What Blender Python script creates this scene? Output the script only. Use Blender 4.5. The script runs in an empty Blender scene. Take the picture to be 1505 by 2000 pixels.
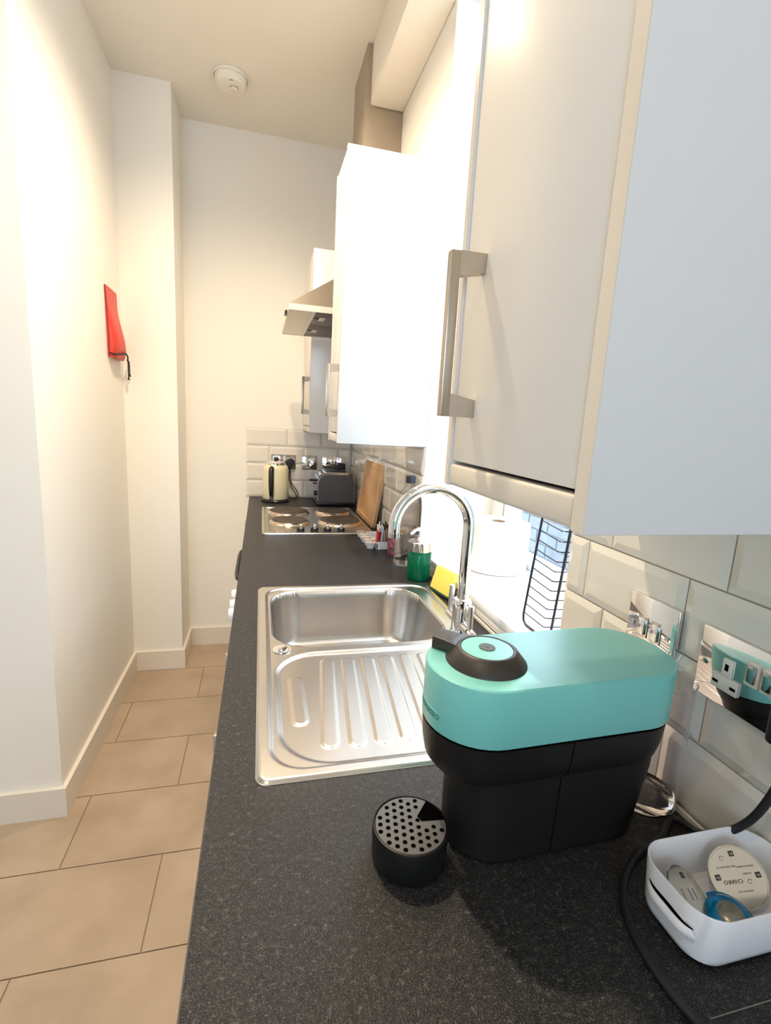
import bpy, bmesh, math, random
from mathutils import Vector, Matrix
random.seed(7)
C = bpy.context.scene.collection
PI = math.pi
# ------------------------------------------------------------------ camera
cam = bpy.data.cameras.new('camera'); camo = bpy.data.objects.new('camera', cam); C.objects.link(camo)
yaw, pitch, roll = 0.2555, -0.1827, 0.0566
fwd = Vector((math.sin(yaw)*math.cos(pitch), math.cos(yaw)*math.cos(pitch), math.sin(pitch)))
rt = Vector((math.cos(yaw), -math.sin(yaw), 0)); up = rt.cross(fwd)
r2 = rt*math.cos(roll)+up*math.sin(roll); u2 = -rt*math.sin(roll)+up*math.cos(roll)
M = Matrix((r2, u2, -fwd)).transposed().to_4x4(); M.translation = Vector((0.0588, 0, 1.3863))
camo.matrix_world = M
cam.sensor_fit = 'HORIZONTAL'; cam.sensor_width = 36.0; cam.lens = 956.2/1505*36.0
cam.clip_start = 0.02; cam.clip_end = 100
bpy.context.scene.camera = camo
# ------------------------------------------------------------------ world, view
sc = bpy.context.scene
w = bpy.data.worlds.new('sky'); sc.world = w; w.use_nodes = True
bg = w.node_tree.nodes['Background']; bg.inputs[0].default_value = (0.78, 0.88, 1.0, 1); bg.inputs[1].default_value = 8.0
sc.view_settings.view_transform = 'Standard'; sc.view_settings.look = 'None'
sc.view_settings.exposure = 0.22; sc.view_settings.gamma = 1.0
try: sc.view_settings.use_curve_mapping = False
except Exception: pass
# ------------------------------------------------------------------ lights
def area(name, loc, rot, sx, sy, power, col):
    l = bpy.data.lights.new(name, 'AREA'); l.shape = 'RECTANGLE'; l.size = sx; l.size_y = sy; l.energy = power; l.color = col
    o = bpy.data.objects.new(name, l); o.location = loc; o.rotation_euler = rot; C.objects.link(o); return o
def spot(name, loc, power, col, r=0.03, ang=144, blend=1.0):
    l = bpy.data.lights.new(name, 'SPOT'); l.energy = power; l.color = col; l.shadow_soft_size = r
    l.spot_size = math.radians(ang); l.spot_blend = blend
    o = bpy.data.objects.new(name, l); o.location = loc; C.objects.link(o); return o
WARM = (1.0, 0.80, 0.57)
DAY = (0.72, 0.84, 1.0)
spot('downlight_lamp', (-0.04, 1.30, 2.795), 98, WARM)
spot('downlight_lamp', (0.02, 1.98, 2.795), 52, WARM)
spot('downlight_lamp', (-0.50, -0.15, 2.795), 22, WARM)  # added fill lamp behind the camera, brightens the near cabinet door
# portals only guide the sky light through the seen window and the added one behind the camera; they give no light of their own
for nm, loc, rot, sx_, sy_ in (('window_portal', (0.915, 1.13, 1.74), (0, PI/2, 0), 1.58, 0.84), ('window_portal', (-0.85, -2.62, 1.55), (PI/2, 0, 0), 1.2, 1.6)):
    area(nm, loc, rot, sx_, sy_, 1, (1, 1, 1)).data.cycles.is_portal = True

# ------------------------------------------------------------------ materials
MAT = {}
def mat(name, col=(0.8, 0.8, 0.8), rough=0.5, metal=0.0, **k):
    m = bpy.data.materials.new(name); m.use_nodes = True
    b = m.node_tree.nodes['Principled BSDF']
    b.inputs['Base Color'].default_value = (*col, 1); b.inputs['Roughness'].default_value = rough; b.inputs['Metallic'].default_value = metal
    for kk, v in k.items():
        kk = kk.replace('_', ' ')
        if kk in b.inputs: b.inputs[kk].default_value = v
    MAT[name] = m; return m
def nodes(m): return m.node_tree.nodes, m.node_tree.links, m.node_tree.nodes['Principled BSDF']
def noise_col(m, scale, c1, c2, lo=0.4, hi=0.6, detail=4, stretch=None, rough=None):
    n, l, b = nodes(m)
    tc = n.new('ShaderNodeTexCoord'); mp = n.new('ShaderNodeMapping'); l.new(tc.outputs['Object'], mp.inputs[0])
    if stretch: mp.inputs['Scale'].default_value = stretch
    t = n.new('ShaderNodeTexNoise'); t.inputs['Scale'].default_value = scale; t.inputs['Detail'].default_value = detail
    l.new(mp.outputs[0], t.inputs['Vector'])
    r = n.new('ShaderNodeValToRGB'); r.color_ramp.elements[0].position = lo; r.color_ramp.elements[1].position = hi
    r.color_ramp.elements[0].color = (*c1, 1); r.color_ramp.elements[1].color = (*c2, 1)
    l.new(t.outputs[0], r.inputs[0]); l.new(r.outputs[0], b.inputs['Base Color'])
    return t, r, mp
def bump(m, scale, strength, dist=0.002, stretch=None, detail=3):
    n, l, b = nodes(m)
    tc = n.new('ShaderNodeTexCoord'); mp = n.new('ShaderNodeMapping'); l.new(tc.outputs['Object'], mp.inputs[0])
    if stretch: mp.inputs['Scale'].default_value = stretch
    t = n.new('ShaderNodeTexNoise'); t.inputs['Scale'].default_value = scale; t.inputs['Detail'].default_value = detail
    l.new(mp.outputs[0], t.inputs['Vector'])
    bp = n.new('ShaderNodeBump'); bp.inputs['Strength'].default_value = strength; bp.inputs['Distance'].default_value = dist
    l.new(t.outputs[0], bp.inputs['Height']); l.new(bp.outputs[0], b.inputs['Normal']); return t

mat('wall_paint', (0.90, 0.87, 0.80), 0.6); bump(MAT['wall_paint'], 120, 0.08)
mat('ceiling_paint', (0.90, 0.85, 0.76), 0.8)
mat('skirting', (0.80, 0.74, 0.65), 0.35)
mat('grout', (0.30, 0.23, 0.16), 0.9)
mat('wall_grout', (0.55, 0.50, 0.42), 0.9)
mat('white_trim', (0.88, 0.88, 0.86), 0.35)
mat('floor_tile', (0.5, 0.4, 0.3), 0.38); noise_col(MAT['floor_tile'], 5, (0.38, 0.29, 0.205), (0.49, 0.385, 0.285), 0.3, 0.7, 6)
mat('wall_tile', (0.80, 0.76, 0.69), 0.10, Coat_Weight=0.3)
mat('gloss_white', (0.92, 0.89, 0.84), 0.33)
mat('cabinet_side', (0.84, 0.84, 0.85), 0.22)
mat('cabinet_frame', (0.78, 0.72, 0.63), 0.25)
mat('cabinet_inside', (0.25, 0.21, 0.16), 0.6)
mat('brushed_nickel', (0.50, 0.43, 0.35), 0.33, 1.0); bump(MAT['brushed_nickel'], 300, 0.05, 0.001, (1, 1, 0.05))
mat('chrome', (0.88, 0.88, 0.89), 0.04, 1.0)
mat('chrome_dark', (0.55, 0.53, 0.52), 0.10, 1.0)
m = mat('steel', (0.60, 0.575, 0.55), 0.27, 1.0); bump(m, 260, 0.10, 0.0006, (1, 0.04, 1), 6)
m = mat('steel_bowl', (0.62, 0.61, 0.62), 0.30, 1.0); bump(m, 260, 0.05, 0.0006, (1, 1, 0.1), 4)
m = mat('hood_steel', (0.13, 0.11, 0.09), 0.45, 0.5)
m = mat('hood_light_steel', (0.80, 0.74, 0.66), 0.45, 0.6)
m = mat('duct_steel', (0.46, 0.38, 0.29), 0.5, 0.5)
# worktop : charcoal laminate with pale flecks, sparkle painted as finer specks, and a fine sparkling relief
m = mat('worktop', (0.03, 0.03, 0.035), 0.38, Specular_IOR_Level=0.27)
n, l, b = nodes(m)
tc = n.new('ShaderNodeTexCoord')
t1 = n.new('ShaderNodeTexNoise'); t1.inputs['Scale'].default_value = 150; t1.inputs['Detail'].default_value = 8; t1.inputs['Roughness'].default_value = 0.75
l.new(tc.outputs['Object'], t1.inputs['Vector'])
r1 = n.new('ShaderNodeValToRGB'); e = r1.color_ramp.elements
e[0].position = 0.42; e[0].color = (0.010, 0.010, 0.012, 1); e[1].position = 0.74; e[1].color = (0.20, 0.19, 0.185, 1)
e2 = r1.color_ramp.elements.new(0.57); e2.color = (0.022, 0.022, 0.024, 1)
l.new(t1.outputs[0], r1.inputs[0])
t3 = n.new('ShaderNodeTexNoise'); t3.inputs['Scale'].default_value = 650; t3.inputs['Detail'].default_value = 2; l.new(tc.outputs['Object'], t3.inputs['Vector'])
r3 = n.new('ShaderNodeValToRGB'); r3.color_ramp.elements[0].position = 0.56; r3.color_ramp.elements[0].color = (0, 0, 0, 1); r3.color_ramp.elements[1].position = 0.72; r3.color_ramp.elements[1].color = (0.42, 0.40, 0.36, 1)
l.new(t3.outputs[0], r3.inputs[0])
ad = n.new('ShaderNodeMix'); ad.data_type = 'RGBA'; ad.blend_type = 'ADD'; ad.inputs[0].default_value = 0.30
l.new(r1.outputs[0], ad.inputs[6]); l.new(r3.outputs[0], ad.inputs[7]); l.new(ad.outputs[2], b.inputs['Base Color'])
t2 = n.new('ShaderNodeTexNoise'); t2.inputs['Scale'].default_value = 850; t2.inputs['Detail'].default_value = 1
l.new(tc.outputs['Object'], t2.inputs['Vector'])
bp = n.new('ShaderNodeBump'); bp.inputs['Strength'].default_value = 1.0; bp.inputs['Distance'].default_value = 0.0008
l.new(t2.outputs[0], bp.inputs['Height']); l.new(bp.outputs[0], b.inputs['Normal'])
mat('worktop_edge', (0.03, 0.03, 0.035), 0.5)
mat('teal', (0.22, 0.64, 0.59), 0.36, Coat_Weight=0.15, Coat_Roughness=0.25)
mat('teal_text', (0.07, 0.26, 0.23), 0.4)
mat('machine_black', (0.012, 0.011, 0.011), 0.42, Specular_IOR_Level=0.3)
mat('dial_black', (0.035, 0.028, 0.024), 0.42)
mat('button_grey', (0.08, 0.085, 0.085), 0.5)
mat('drip_black', (0.010, 0.010, 0.010), 0.40, Specular_IOR_Level=0.3)
mat('drip_grey', (0.10, 0.10, 0.10), 0.35)
mat('void_black', (0.002, 0.002, 0.002), 0.9, Specular_IOR_Level=0.0)
mat('black_plastic', (0.012, 0.012, 0.013), 0.35)
mat('rubber', (0.012, 0.012, 0.014), 0.5)
mat('white_plastic', (0.88, 0.88, 0.91), 0.38)
mat('socket_white', (0.80, 0.77, 0.70), 0.4)
mat('clear', (1, 1, 1), 0.02, 0, Transmission_Weight=1.0, IOR=1.25)
mat('clear_plastic', (0.96, 0.95, 0.97), 0.03, 0, Transmission_Weight=1.0, IOR=1.12)
m = mat('pane_glass')
n, l, b = nodes(m); n.remove(b)
tr_ = n.new('ShaderNodeBsdfTransparent'); tr_.inputs[0].default_value = (0.93, 0.97, 1, 1); gl_ = n.new('ShaderNodeBsdfGlossy'); gl_.inputs['Roughness'].default_value = 0.02
mx = n.new('ShaderNodeMixShader'); mx.inputs[0].default_value = 0.06; l.new(tr_.outputs[0], mx.inputs[1]); l.new(gl_.outputs[0], mx.inputs[2]); l.new(mx.outputs[0], n['Material Output'].inputs[0])
mat('water', (1, 1, 1), 0.0, 0, Transmission_Weight=1.0, IOR=1.33)
mat('green_soap', (0.0, 0.19, 0.085), 0.05, 0, Transmission_Weight=0.45, IOR=1.35)
mat('yellow_sponge', (0.92, 0.82, 0.16), 0.9); bump(MAT['yellow_sponge'], 300, 0.3)
mat('green_scourer', (0.02, 0.06, 0.03), 0.9)
mat('paper', (0.92, 0.91, 0.90), 0.9)
mat('cardboard', (0.42, 0.30, 0.20), 0.9)
mat('wire_dark', (0.02, 0.02, 0.04), 0.4)
m = mat('wood', (0.5, 0.3, 0.15), 0.5); noise_col(m, 7, (0.52, 0.29, 0.13), (0.74, 0.48, 0.25), 0.35, 0.65, 5, (6, 1, 1))
mat('wood_pale', (0.62, 0.40, 0.21), 0.5)
mat('cream_enamel', (0.82, 0.76, 0.53), 0.22, Coat_Weight=0.4)
mat('grey_enamel', (0.09, 0.085, 0.095), 0.3)
mat('hob_iron', (0.055, 0.042, 0.034), 0.55)
mat('hob_ring', (0.72, 0.64, 0.54), 0.2, 1.0)
mat('red_print', (0.55, 0.02, 0.02), 0.5)
mat('red_fabric', (0.66, 0.055, 0.035), 0.42); bump(MAT['red_fabric'], 60, 0.25, 0.004)
mat('red_dark', (0.35, 0.02, 0.02), 0.5)
mat('cord_black', (0.03, 0.027, 0.025), 0.8)
mat('pod_lid', (0.70, 0.68, 0.66), 0.4, 0.1)
mat('pod_white', (0.85, 0.84, 0.82), 0.35)
mat('foil', (0.66, 0.64, 0.60), 0.16, 1.0)
mat('foil_warm', (0.74, 0.67, 0.57), 0.16, 1.0)
mat('print_dark', (0.03, 0.025, 0.02), 0.6)
mat('print_grey', (0.22, 0.20, 0.18), 0.6)
mat('blue_pod', (0.0, 0.22, 0.50), 0.25, 0.5)
mat('pod_grey', (0.30, 0.29, 0.26), 0.3, 0.7)
mat('orange_print', (0.55, 0.16, 0.03), 0.5)
mat('yellow_print', (0.75, 0.65, 0.15), 0.5)
mat('beige_print', (0.60, 0.50, 0.40), 0.6)
m = mat('jar_contents', (0.3, 0.05, 0.06), 0.5); noise_col(m, 90, (0.10, 0.05, 0.09), (0.55, 0.12, 0.14), 0.4, 0.6, 3)
m = mat('brick_outside', (0.20, 0.22, 0.24), 0.8); noise_col(m, 9, (0.11, 0.13, 0.155), (0.20, 0.215, 0.23), 0.3, 0.7, 5)
mat('mortar_outside', (0.22, 0.235, 0.245), 0.9)
mat('sill_board', (0.90, 0.90, 0.89), 0.25)
mat('window_dark', (0.10, 0.16, 0.32), 0.4)
mat('caulk', (0.80, 0.76, 0.68), 0.5)
m = mat('lamp_glow', (1, 1, 1), 0.5); b = nodes(m)[2]
b.inputs['Emission Color'].default_value = (1, 0.85, 0.62, 1); b.inputs['Emission Strength'].default_value = 6

# ------------------------------------------------------------------ helpers
ORI = {}
def tag(o, label=None, cat=None, group=None, kind=None):
    if label: o['label'] = label
    if cat: o['category'] = cat
    if group: o['group'] = group
    if kind: o['kind'] = kind
    return o
def thing(name, label, cat, loc, group=None):
    o = bpy.data.objects.new(name, None); o.empty_display_size = 0.02; C.objects.link(o); o.location = loc; ORI[o.name] = Vector(loc)
    return tag(o, label, cat, group)
def link(name, me, m, parent=None):
    if m is not None and not me.materials: me.materials.append(MAT[m] if isinstance(m, str) else m)
    o = bpy.data.objects.new(name, me); C.objects.link(o)
    if parent is not None:
        org = ORI.get(parent.name, Vector((0, 0, 0)))
        me.transform(Matrix.Translation(-org)); o.parent = parent; ORI[o.name] = org
        if parent.parent is not None or parent.type == 'MESH': pass
    else:
        ORI[o.name] = Vector((0, 0, 0))
    return o
def mk(name, vs, fs, m, parent=None, smooth=False):
    me = bpy.data.meshes.new(name); me.from_pydata([tuple(v) for v in vs], [], fs); me.update()
    if smooth: me.polygons.foreach_set('use_smooth', [True]*len(me.polygons))
    return link(name, me, m, parent)
def frombm(name, bm, m, parent=None, smooth=False, xf=None, auto=None):
    if xf is not None: bm.transform(xf)
    bmesh.ops.recalc_face_normals(bm, faces=bm.faces)
    if auto is not None:
        for f in bm.faces: f.smooth = True
        for e in bm.edges:
            if len(e.link_faces) == 2 and e.calc_face_angle() > math.radians(auto): e.smooth = False
    me = bpy.data.meshes.new(name); bm.to_mesh(me); bm.free()
    if smooth and auto is None: me.polygons.foreach_set('use_smooth', [True]*len(me.polygons))
    return link(name, me, m, parent)
def addbox(bm, x0, x1, y0, y1, z0, z1):
    v = [bm.verts.new(p) for p in ((x0,y0,z0),(x1,y0,z0),(x1,y1,z0),(x0,y1,z0),(x0,y0,z1),(x1,y0,z1),(x1,y1,z1),(x0,y1,z1))]
    for f in ((0,3,2,1),(4,5,6,7),(0,1,5,4),(1,2,6,5),(2,3,7,6),(3,0,4,7)): bm.faces.new([v[i] for i in f])
    return v
def box(name, x0, x1, y0, y1, z0, z1, m, parent=None, bev=0.0, seg=2, xf=None):
    bm = bmesh.new(); addbox(bm, x0, x1, y0, y1, z0, z1)
    if bev > 0: bmesh.ops.bevel(bm, geom=bm.edges[:], offset=bev, segments=seg, affect='EDGES', profile=0.5)
    return frombm(name, bm, m, parent, xf=xf, auto=35 if bev > 0 else None)
def boxes(name, L, m, parent=None):
    bm = bmesh.new()
    for b_ in L: addbox(bm, *b_)
    return frombm(name, bm, m, parent)
def lathe(name, prof, m, parent=None, c=(0, 0, 0), seg=32, xf=None, auto=40):
    """prof: (r,z) pairs bottom to top around z axis at c"""
    bm = bmesh.new(); rings = []
    for r, z in prof:
        if r < 1e-6: rings.append([bm.verts.new((0, 0, z))])
        else: rings.append([bm.verts.new((r*math.cos(2*PI*i/seg), r*math.sin(2*PI*i/seg), z)) for i in range(seg)])
    for a, b_ in zip(rings, rings[1:]):
        for i in range(seg):
            j = (i+1) % seg
            if len(a) == 1 and len(b_) == 1: continue
            if len(a) == 1: bm.faces.new((a[0], b_[i], b_[j]))
            elif len(b_) == 1: bm.faces.new((a[i], a[j], b_[0]))
            else: bm.faces.new((a[i], a[j], b_[j], b_[i]))
    X = Matrix.Translation(Vector(c))
    if xf is not None: X = X @ xf
    return frombm(name, bm, m, parent, xf=X, auto=auto)
def catmull(P, n=8, closed=False):
    P = [Vector(p) for p in P]; out = []
    N = len(P); rng = range(N if closed else N-1)
    for i in rng:
        if closed: p0, p1, p2, p3 = P[(i-1) % N], P[i], P[(i+1) % N], P[(i+2) % N]
        else: p0, p1, p2, p3 = P[max(i-1, 0)], P[i], P[i+1], P[min(i+2, N-1)]
        for k in range(n):
            t = k/n
            out.append(0.5*((2*p1)+(p2-p0)*t+(2*p0-5*p1+4*p2-p3)*t*t+(-p0+3*p1-3*p2+p3)*t*t*t))
    if not closed: out.append(P[-1])
    return out
def addtube(bm, P, r, seg=10, closed=False, caps=True):
    P = [Vector(p) for p in P]; N = len(P); rings = []; nrm = None
    for i, p in enumerate(P):
        if closed: t = (P[(i+1) % N]-P[i-1]).normalized()
        else: t = (P[min(i+1, N-1)]-P[max(i-1, 0)]).normalized()
        if nrm is None:
            nrm = t.cross(Vector((0, 0, 1)))
            if nrm.length < 0.1: nrm = t.cross(Vector((1, 0, 0)))
        nrm = (nrm - t*nrm.dot(t)).normalized(); bn = t.cross(nrm)
        rr = r[i] if isinstance(r, (list, tuple)) else r
        rings.append([bm.verts.new(p+nrm*rr*math.cos(2*PI*k/seg)+bn*rr*math.sin(2*PI*k/seg)) for k in range(seg)])
    M_ = N if closed else N-1
    for i in range(M_):
        a, b_ = rings[i], rings[(i+1) % N]
        for k in range(seg): bm.faces.new((a[k], a[(k+1) % seg], b_[(k+1) % seg], b_[k]))
    if caps and not closed: bm.faces.new(rings[0][::-1]); bm.faces.new(rings[-1])
def tube(name, P, r, m, parent=None, seg=10, closed=False, smooth_n=0, xf=None):
    if smooth_n: P = catmull(P, smooth_n, closed)
    bm = bmesh.new(); addtube(bm, P, r, seg, closed); return frombm(name, bm, m, parent, xf=xf, auto=50)
def rrect(x0, x1, y0, y1, r, n=8):
    """rounded rectangle outline, ccw"""
    pts = []
    for cx, cy, a0 in ((x1-r, y1-r, 0), (x0+r, y1-r, 90), (x0+r, y0+r, 180), (x1-r, y0+r, 270)):
        for i in range(n+1):
            a = math.radians(a0+90*i/n); pts.append((cx+r*math.cos(a), cy+r*math.sin(a)))
    return pts
def loft(name, rings, m, parent=None, cap0=True, cap1=True, xf=None, auto=35):
    bm = bmesh.new(); R = [[bm.verts.new(p) for p in ring] for ring in rings]; n = len(R[0])
    for a, b_ in zip(R, R[1:]):
        for i in range(n): bm.faces.new((a[i], a[(i+1) % n], b_[(i+1) % n], b_[i]))
    if cap0: bm.faces.new(R[0][::-1])
    if cap1: bm.faces.new(R[-1])
    return frombm(name, bm, m, parent, xf=xf, auto=auto)
def prism(name, pts, z0, z1, m, parent=None, bev=0.0, xf=None, auto=35, inset0=0):
    """polygon pts (x,y) extruded z0..z1 with a small rounded edge"""
    c = Vector((sum(p[0] for p in pts)/len(pts), sum(p[1] for p in pts)/len(pts)))
    def ins(d):
        out = []; N = len(pts)
        for i in range(N):
            p = Vector(pts[i]); a = Vector(pts[i-1]); q = Vector(pts[(i+1) % N])
            t = (q-a); t = t.normalized() if t.length > 0 else Vector((1, 0)); nn = Vector((-t.y, t.x)); out.append(p+nn*d)
        return out
    def ring(d, z): return [(p[0], p[1], z) for p in ins(d)]
    if bev > 0:
        s = 1 if z1 > z0 else -1
        R = [ring(bev, z0), ring(bev*0.3, z0+s*bev*0.3), ring(0, z0+s*bev), ring(0, z1-s*bev), ring(bev*0.3, z1-s*bev*0.3), ring(bev, z1)]
    else: R = [ring(0, z0), ring(0, z1)]
    return loft(name, R, m, parent, xf=xf, auto=auto)
def copy_tree(o, dloc=(0, 0, 0), parent=None):
    c = o.copy(); C.objects.link(c); ORI[c.name] = ORI.get(o.name, Vector((0, 0, 0)))
    if parent is not None: c.parent = parent
    else: c.location = o.location + Vector(dloc)
    for ch in list(o.children): copy_tree(ch, parent=c)
    return c
def text_mesh(body, size, ext=0.0003, align='CENTER'):
    cu = bpy.data.curves.new('txt', 'FONT'); cu.body = body; cu.size = size; cu.extrude = ext; cu.align_x = align; cu.align_y = 'CENTER'; cu.resolution_u = 2
    o = bpy.data.objects.new('txt', cu); C.objects.link(o)
    dg = bpy.context.evaluated_depsgraph_get(); me = bpy.data.meshes.new_from_object(o.evaluated_get(dg))
    C.objects.unlink(o); bpy.data.objects.remove(o); me.materials.clear()
    return me
def text(name, body, size, m, parent, X, ext=0.0003):
    me = text_mesh(body, size, ext); me.transform(X); return link(name, me, m, parent)
def frame(o, x, y, z):
    """matrix with origin o and axes x,y,z as columns"""
    X = Matrix((Vector(x), Vector(y), Vector(z))).transposed().to_4x4(); X.translation = Vector(o); return X

# ------------------------------------------------------------------ room
H = 2.816; WX = 0.600; YB = 2.943; XL = -0.582; YL = 1.672; YP = 2.666; XP = -0.342; ZW = 0.910; SILL = 0.962; WY0 = 0.737; WY1 = 1.578; WD = 0.86
FRX0 = -2.7; FRY0 = -2.6
fl = box('floor', FRX0, WX+0.3, FRY0, YB+0.1, -0.06, -0.0035, 'grout'); tag(fl, kind='structure')
regs = [(FRX0, WX, FRY0, YL), (XL, WX, YL, YP), (XP, WX, YP, YB)]
g = 0.002; row = 0; y = 1.444-0.3015*14
for k in range(14, -7, -1):
    y0 = 1.444-0.3015*k; y1 = y0+0.3015
    off = -0.23 if k % 2 == 1 else -0.52
    i0 = int((FRX0-off)/0.6)-1
    for i in range(i0, 4):
        x0 = off+0.6*i; x1 = x0+0.6
        bm = bmesh.new(); cnt = 0
        for (a, b_, c, d) in regs:
            X0, X1, Y0, Y1 = max(x0+g, a), min(x1-g, b_), max(y0+g, c), min(y1-g, d)
            if X1-X0 > 0.004 and Y1-Y0 > 0.004: addbox(bm, X0, X1, Y0, Y1, -0.0034, 0.0); cnt += 1
        if cnt: frombm('tile', bm, 'floor_tile', fl)
        else: bm.free()
# left walls
wl = box('wall_left', FRX0, XL, YL, YB+0.1, 0, H, 'wall_paint'); tag(wl, kind='structure')
wp = box('wall_pier', XL, XP, YP, YB+0.1, 0, H, 'wall_paint'); tag(wp, kind='structure')
wb = box('wall_back', XP, WX+0.3, YB, YB+0.1, 0, H, 'wall_paint'); tag(wb, kind='structure')
ce = box('ceiling', FRX0-0.1, WX+0.3, FRY0-0.1, YB+0.1, H, H+0.08, 'ceiling_paint'); tag(ce, kind='structure')
ww = box('wall_west', FRX0-0.1, FRX0, FRY0, YB, 0, H, 'wall_paint'); tag(ww, kind='structure')
# right wall with window opening
wr = boxes('wall_right', [(WX, WX+0.3, FRY0, WY0, 0, H), (WX, WX+0.3, WY1, YB, 0, H), (WX, WX+0.3, WY0, WY1, 0, SILL-0.022), (WX, WX+0.3, WY0, WY1, 2.601, H)], 'wall_paint'); tag(wr, kind='structure')
wf = boxes('wall_front', [(FRX0, -1.45, FRY0, FRY0+0.1, 0, H), (-0.25, WX, FRY0, FRY0+0.1, 0, H), (-1.45, -0.25, FRY0, FRY0+0.1, 0, 0.75), (-1.45, -0.25, FRY0, FRY0+0.1, 2.35, H)], 'wall_paint'); tag(wf, kind='structure')
# beam box along the top of the right wall
bmx = box('trim_1', 0.466, WX, FRY0+0.1, 2.15, 2.602, H, 'ceiling_paint', bev=0.006); tag(bmx, kind='structure')
# skirtings
def skirt(name, L):
    o = boxes(name, L, 'skirting'); tag(o, kind='structure'); return o
SH = 0.108; ST = 0.014
skirt('baseboard_left', [(FRX0, XL+ST, YL-ST, YL, 0, SH), (XL, XL+ST, YL, YP, 0, SH)])
skirt('baseboard_pier', [(XL+ST, XP+ST, YP-ST, YP, 0, SH), (XP, XP+ST, YP, YB, 0, SH)])
skirt('baseboard_back', [(XP+ST, 0.02, YB-ST, YB, 0, SH)])
# window 1
w1 = thing('window_1', None, None, (WD, (WY0+WY1)/2, SILL)); w1['kind'] = 'structure'
FW = 0.05; FD = 0.05; WT_ = 2.60
def fbox(nm, y0, y1, z0, z1, x0=WD, x1=WD+FD, m='white_trim', bev=0.004, par=None): return box(nm, x0, x1, y0, y1, z0, z1, m, par or w1, bev)
fbox('frame_rail', WY0, WY1, SILL-0.02, SILL+0.035); fbox('frame_rail', WY0, WY1, WT_-0.05, WT_)
fbox('frame_stile', WY0, WY0+0.03, SILL+0.035, WT_-0.05); fbox('frame_stile', WY1-0.085, WY1, SILL+0.035, WT_-0.05)
fbox('weather_seal', WY1-0.108, WY1-0.085, SILL+0.035, WT_-0.05, WD+0.02, WD+FD, 'window_dark')
fbox('sash_stile', WY1-0.13, WY1-0.108, SILL+0.035, WT_-0.05, WD-0.008)
fbox('transom', WY0+0.03, WY1-0.13, 1.93, 1.97)
box('pane', WD+0.022, WD+0.026, WY0+0.03, WY1-0.13, SILL+0.035, 1.93, 'pane_glass', w1)
box('pane', WD+0.022, WD+0.026, WY0+0.03, WY1-0.13, 1.97, WT_-0.05, 'pane_glass', w1)
sl = box('trim_2', WX-0.012, WD, WY0+0.001, WY1-0.001, SILL-0.02, SILL, 'sill_board', bev=0.003); tag(sl, kind='structure')
# window 2: unseen, added behind the camera and sized for the daylight it brings
w2 = thing('window_2_unseen', None, None, (-0.85, FRY0+0.05, 0.75)); w2['kind'] = 'structure'
box('frame_rail', -1.45, -0.25, FRY0+0.02, FRY0+0.08, 0.75, 0.80, 'white_trim', w2); box('frame_rail', -1.45, -0.25, FRY0+0.02, FRY0+0.08, 2.30, 2.35, 'white_trim', w2)
for x in (-1.45, -0.875, -0.30): box('frame_stile', x, x+0.05, FRY0+0.02, FRY0+0.08, 0.80, 2.30, 'white_trim', w2)
box('pane', -1.40, -0.875, FRY0+0.045, FRY0+0.049, 0.80, 2.30, 'pane_glass', w2); box('pane', -0.825, -0.30, FRY0+0.045, FRY0+0.049, 0.80, 2.30, 'pane_glass', w2)
# downlight fittings in the ceiling (out of view; the third goes with the added fill lamp)
for i, (x, y, lb) in enumerate(((-0.04, 1.30, 'white ring downlight in the ceiling above the sink'), (0.02, 1.98, 'white ring downlight in the ceiling beside the smoke alarm'), (-0.50, -0.15, 'added white ring downlight behind the camera, fill light for the near cabinet'))):
    t = thing('downlight', lb, 'light', (x, y, H), 'ceiling downlights')
    lathe('rim', [(0.030, 0.0), (0.030, -0.002), (0.034, -0.006), (0.044, -0.004), (0.045, 0.0)], 'white_trim', t, (x, y, H))
    lathe('bulb', [(0.0, -0.001), (0.028, -0.001), (0.028, 0.0)], 'lamp_glow', t, (x, y, H))
# outside: light-well brick wall
ob = thing('courtyard_wall', 'pale blue-lit brick wall outside the window', 'wall', (1.9, 3.0, 0))
box('mortar', 1.906, 2.05, -0.4, 5.2, -0.5, 1.9, 'mortar_outside', ob)
bme = None
for r_ in range(15):
    z = 0.30+r_*0.085
    for k in range(13):
        y = 1.5+k*0.235+(0.117 if r_ % 2 else 0)
        o = box('brick', 1.892, 1.91, y, y+0.223, z, z+0.073, 'brick_outside', ob, 0.002, 1)
gr = box('courtyard_ground', WX+0.31, 1.89, -0.4, 5.2, 0.0, 0.05, 'mortar_outside'); tag(gr, kind='structure')

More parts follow.
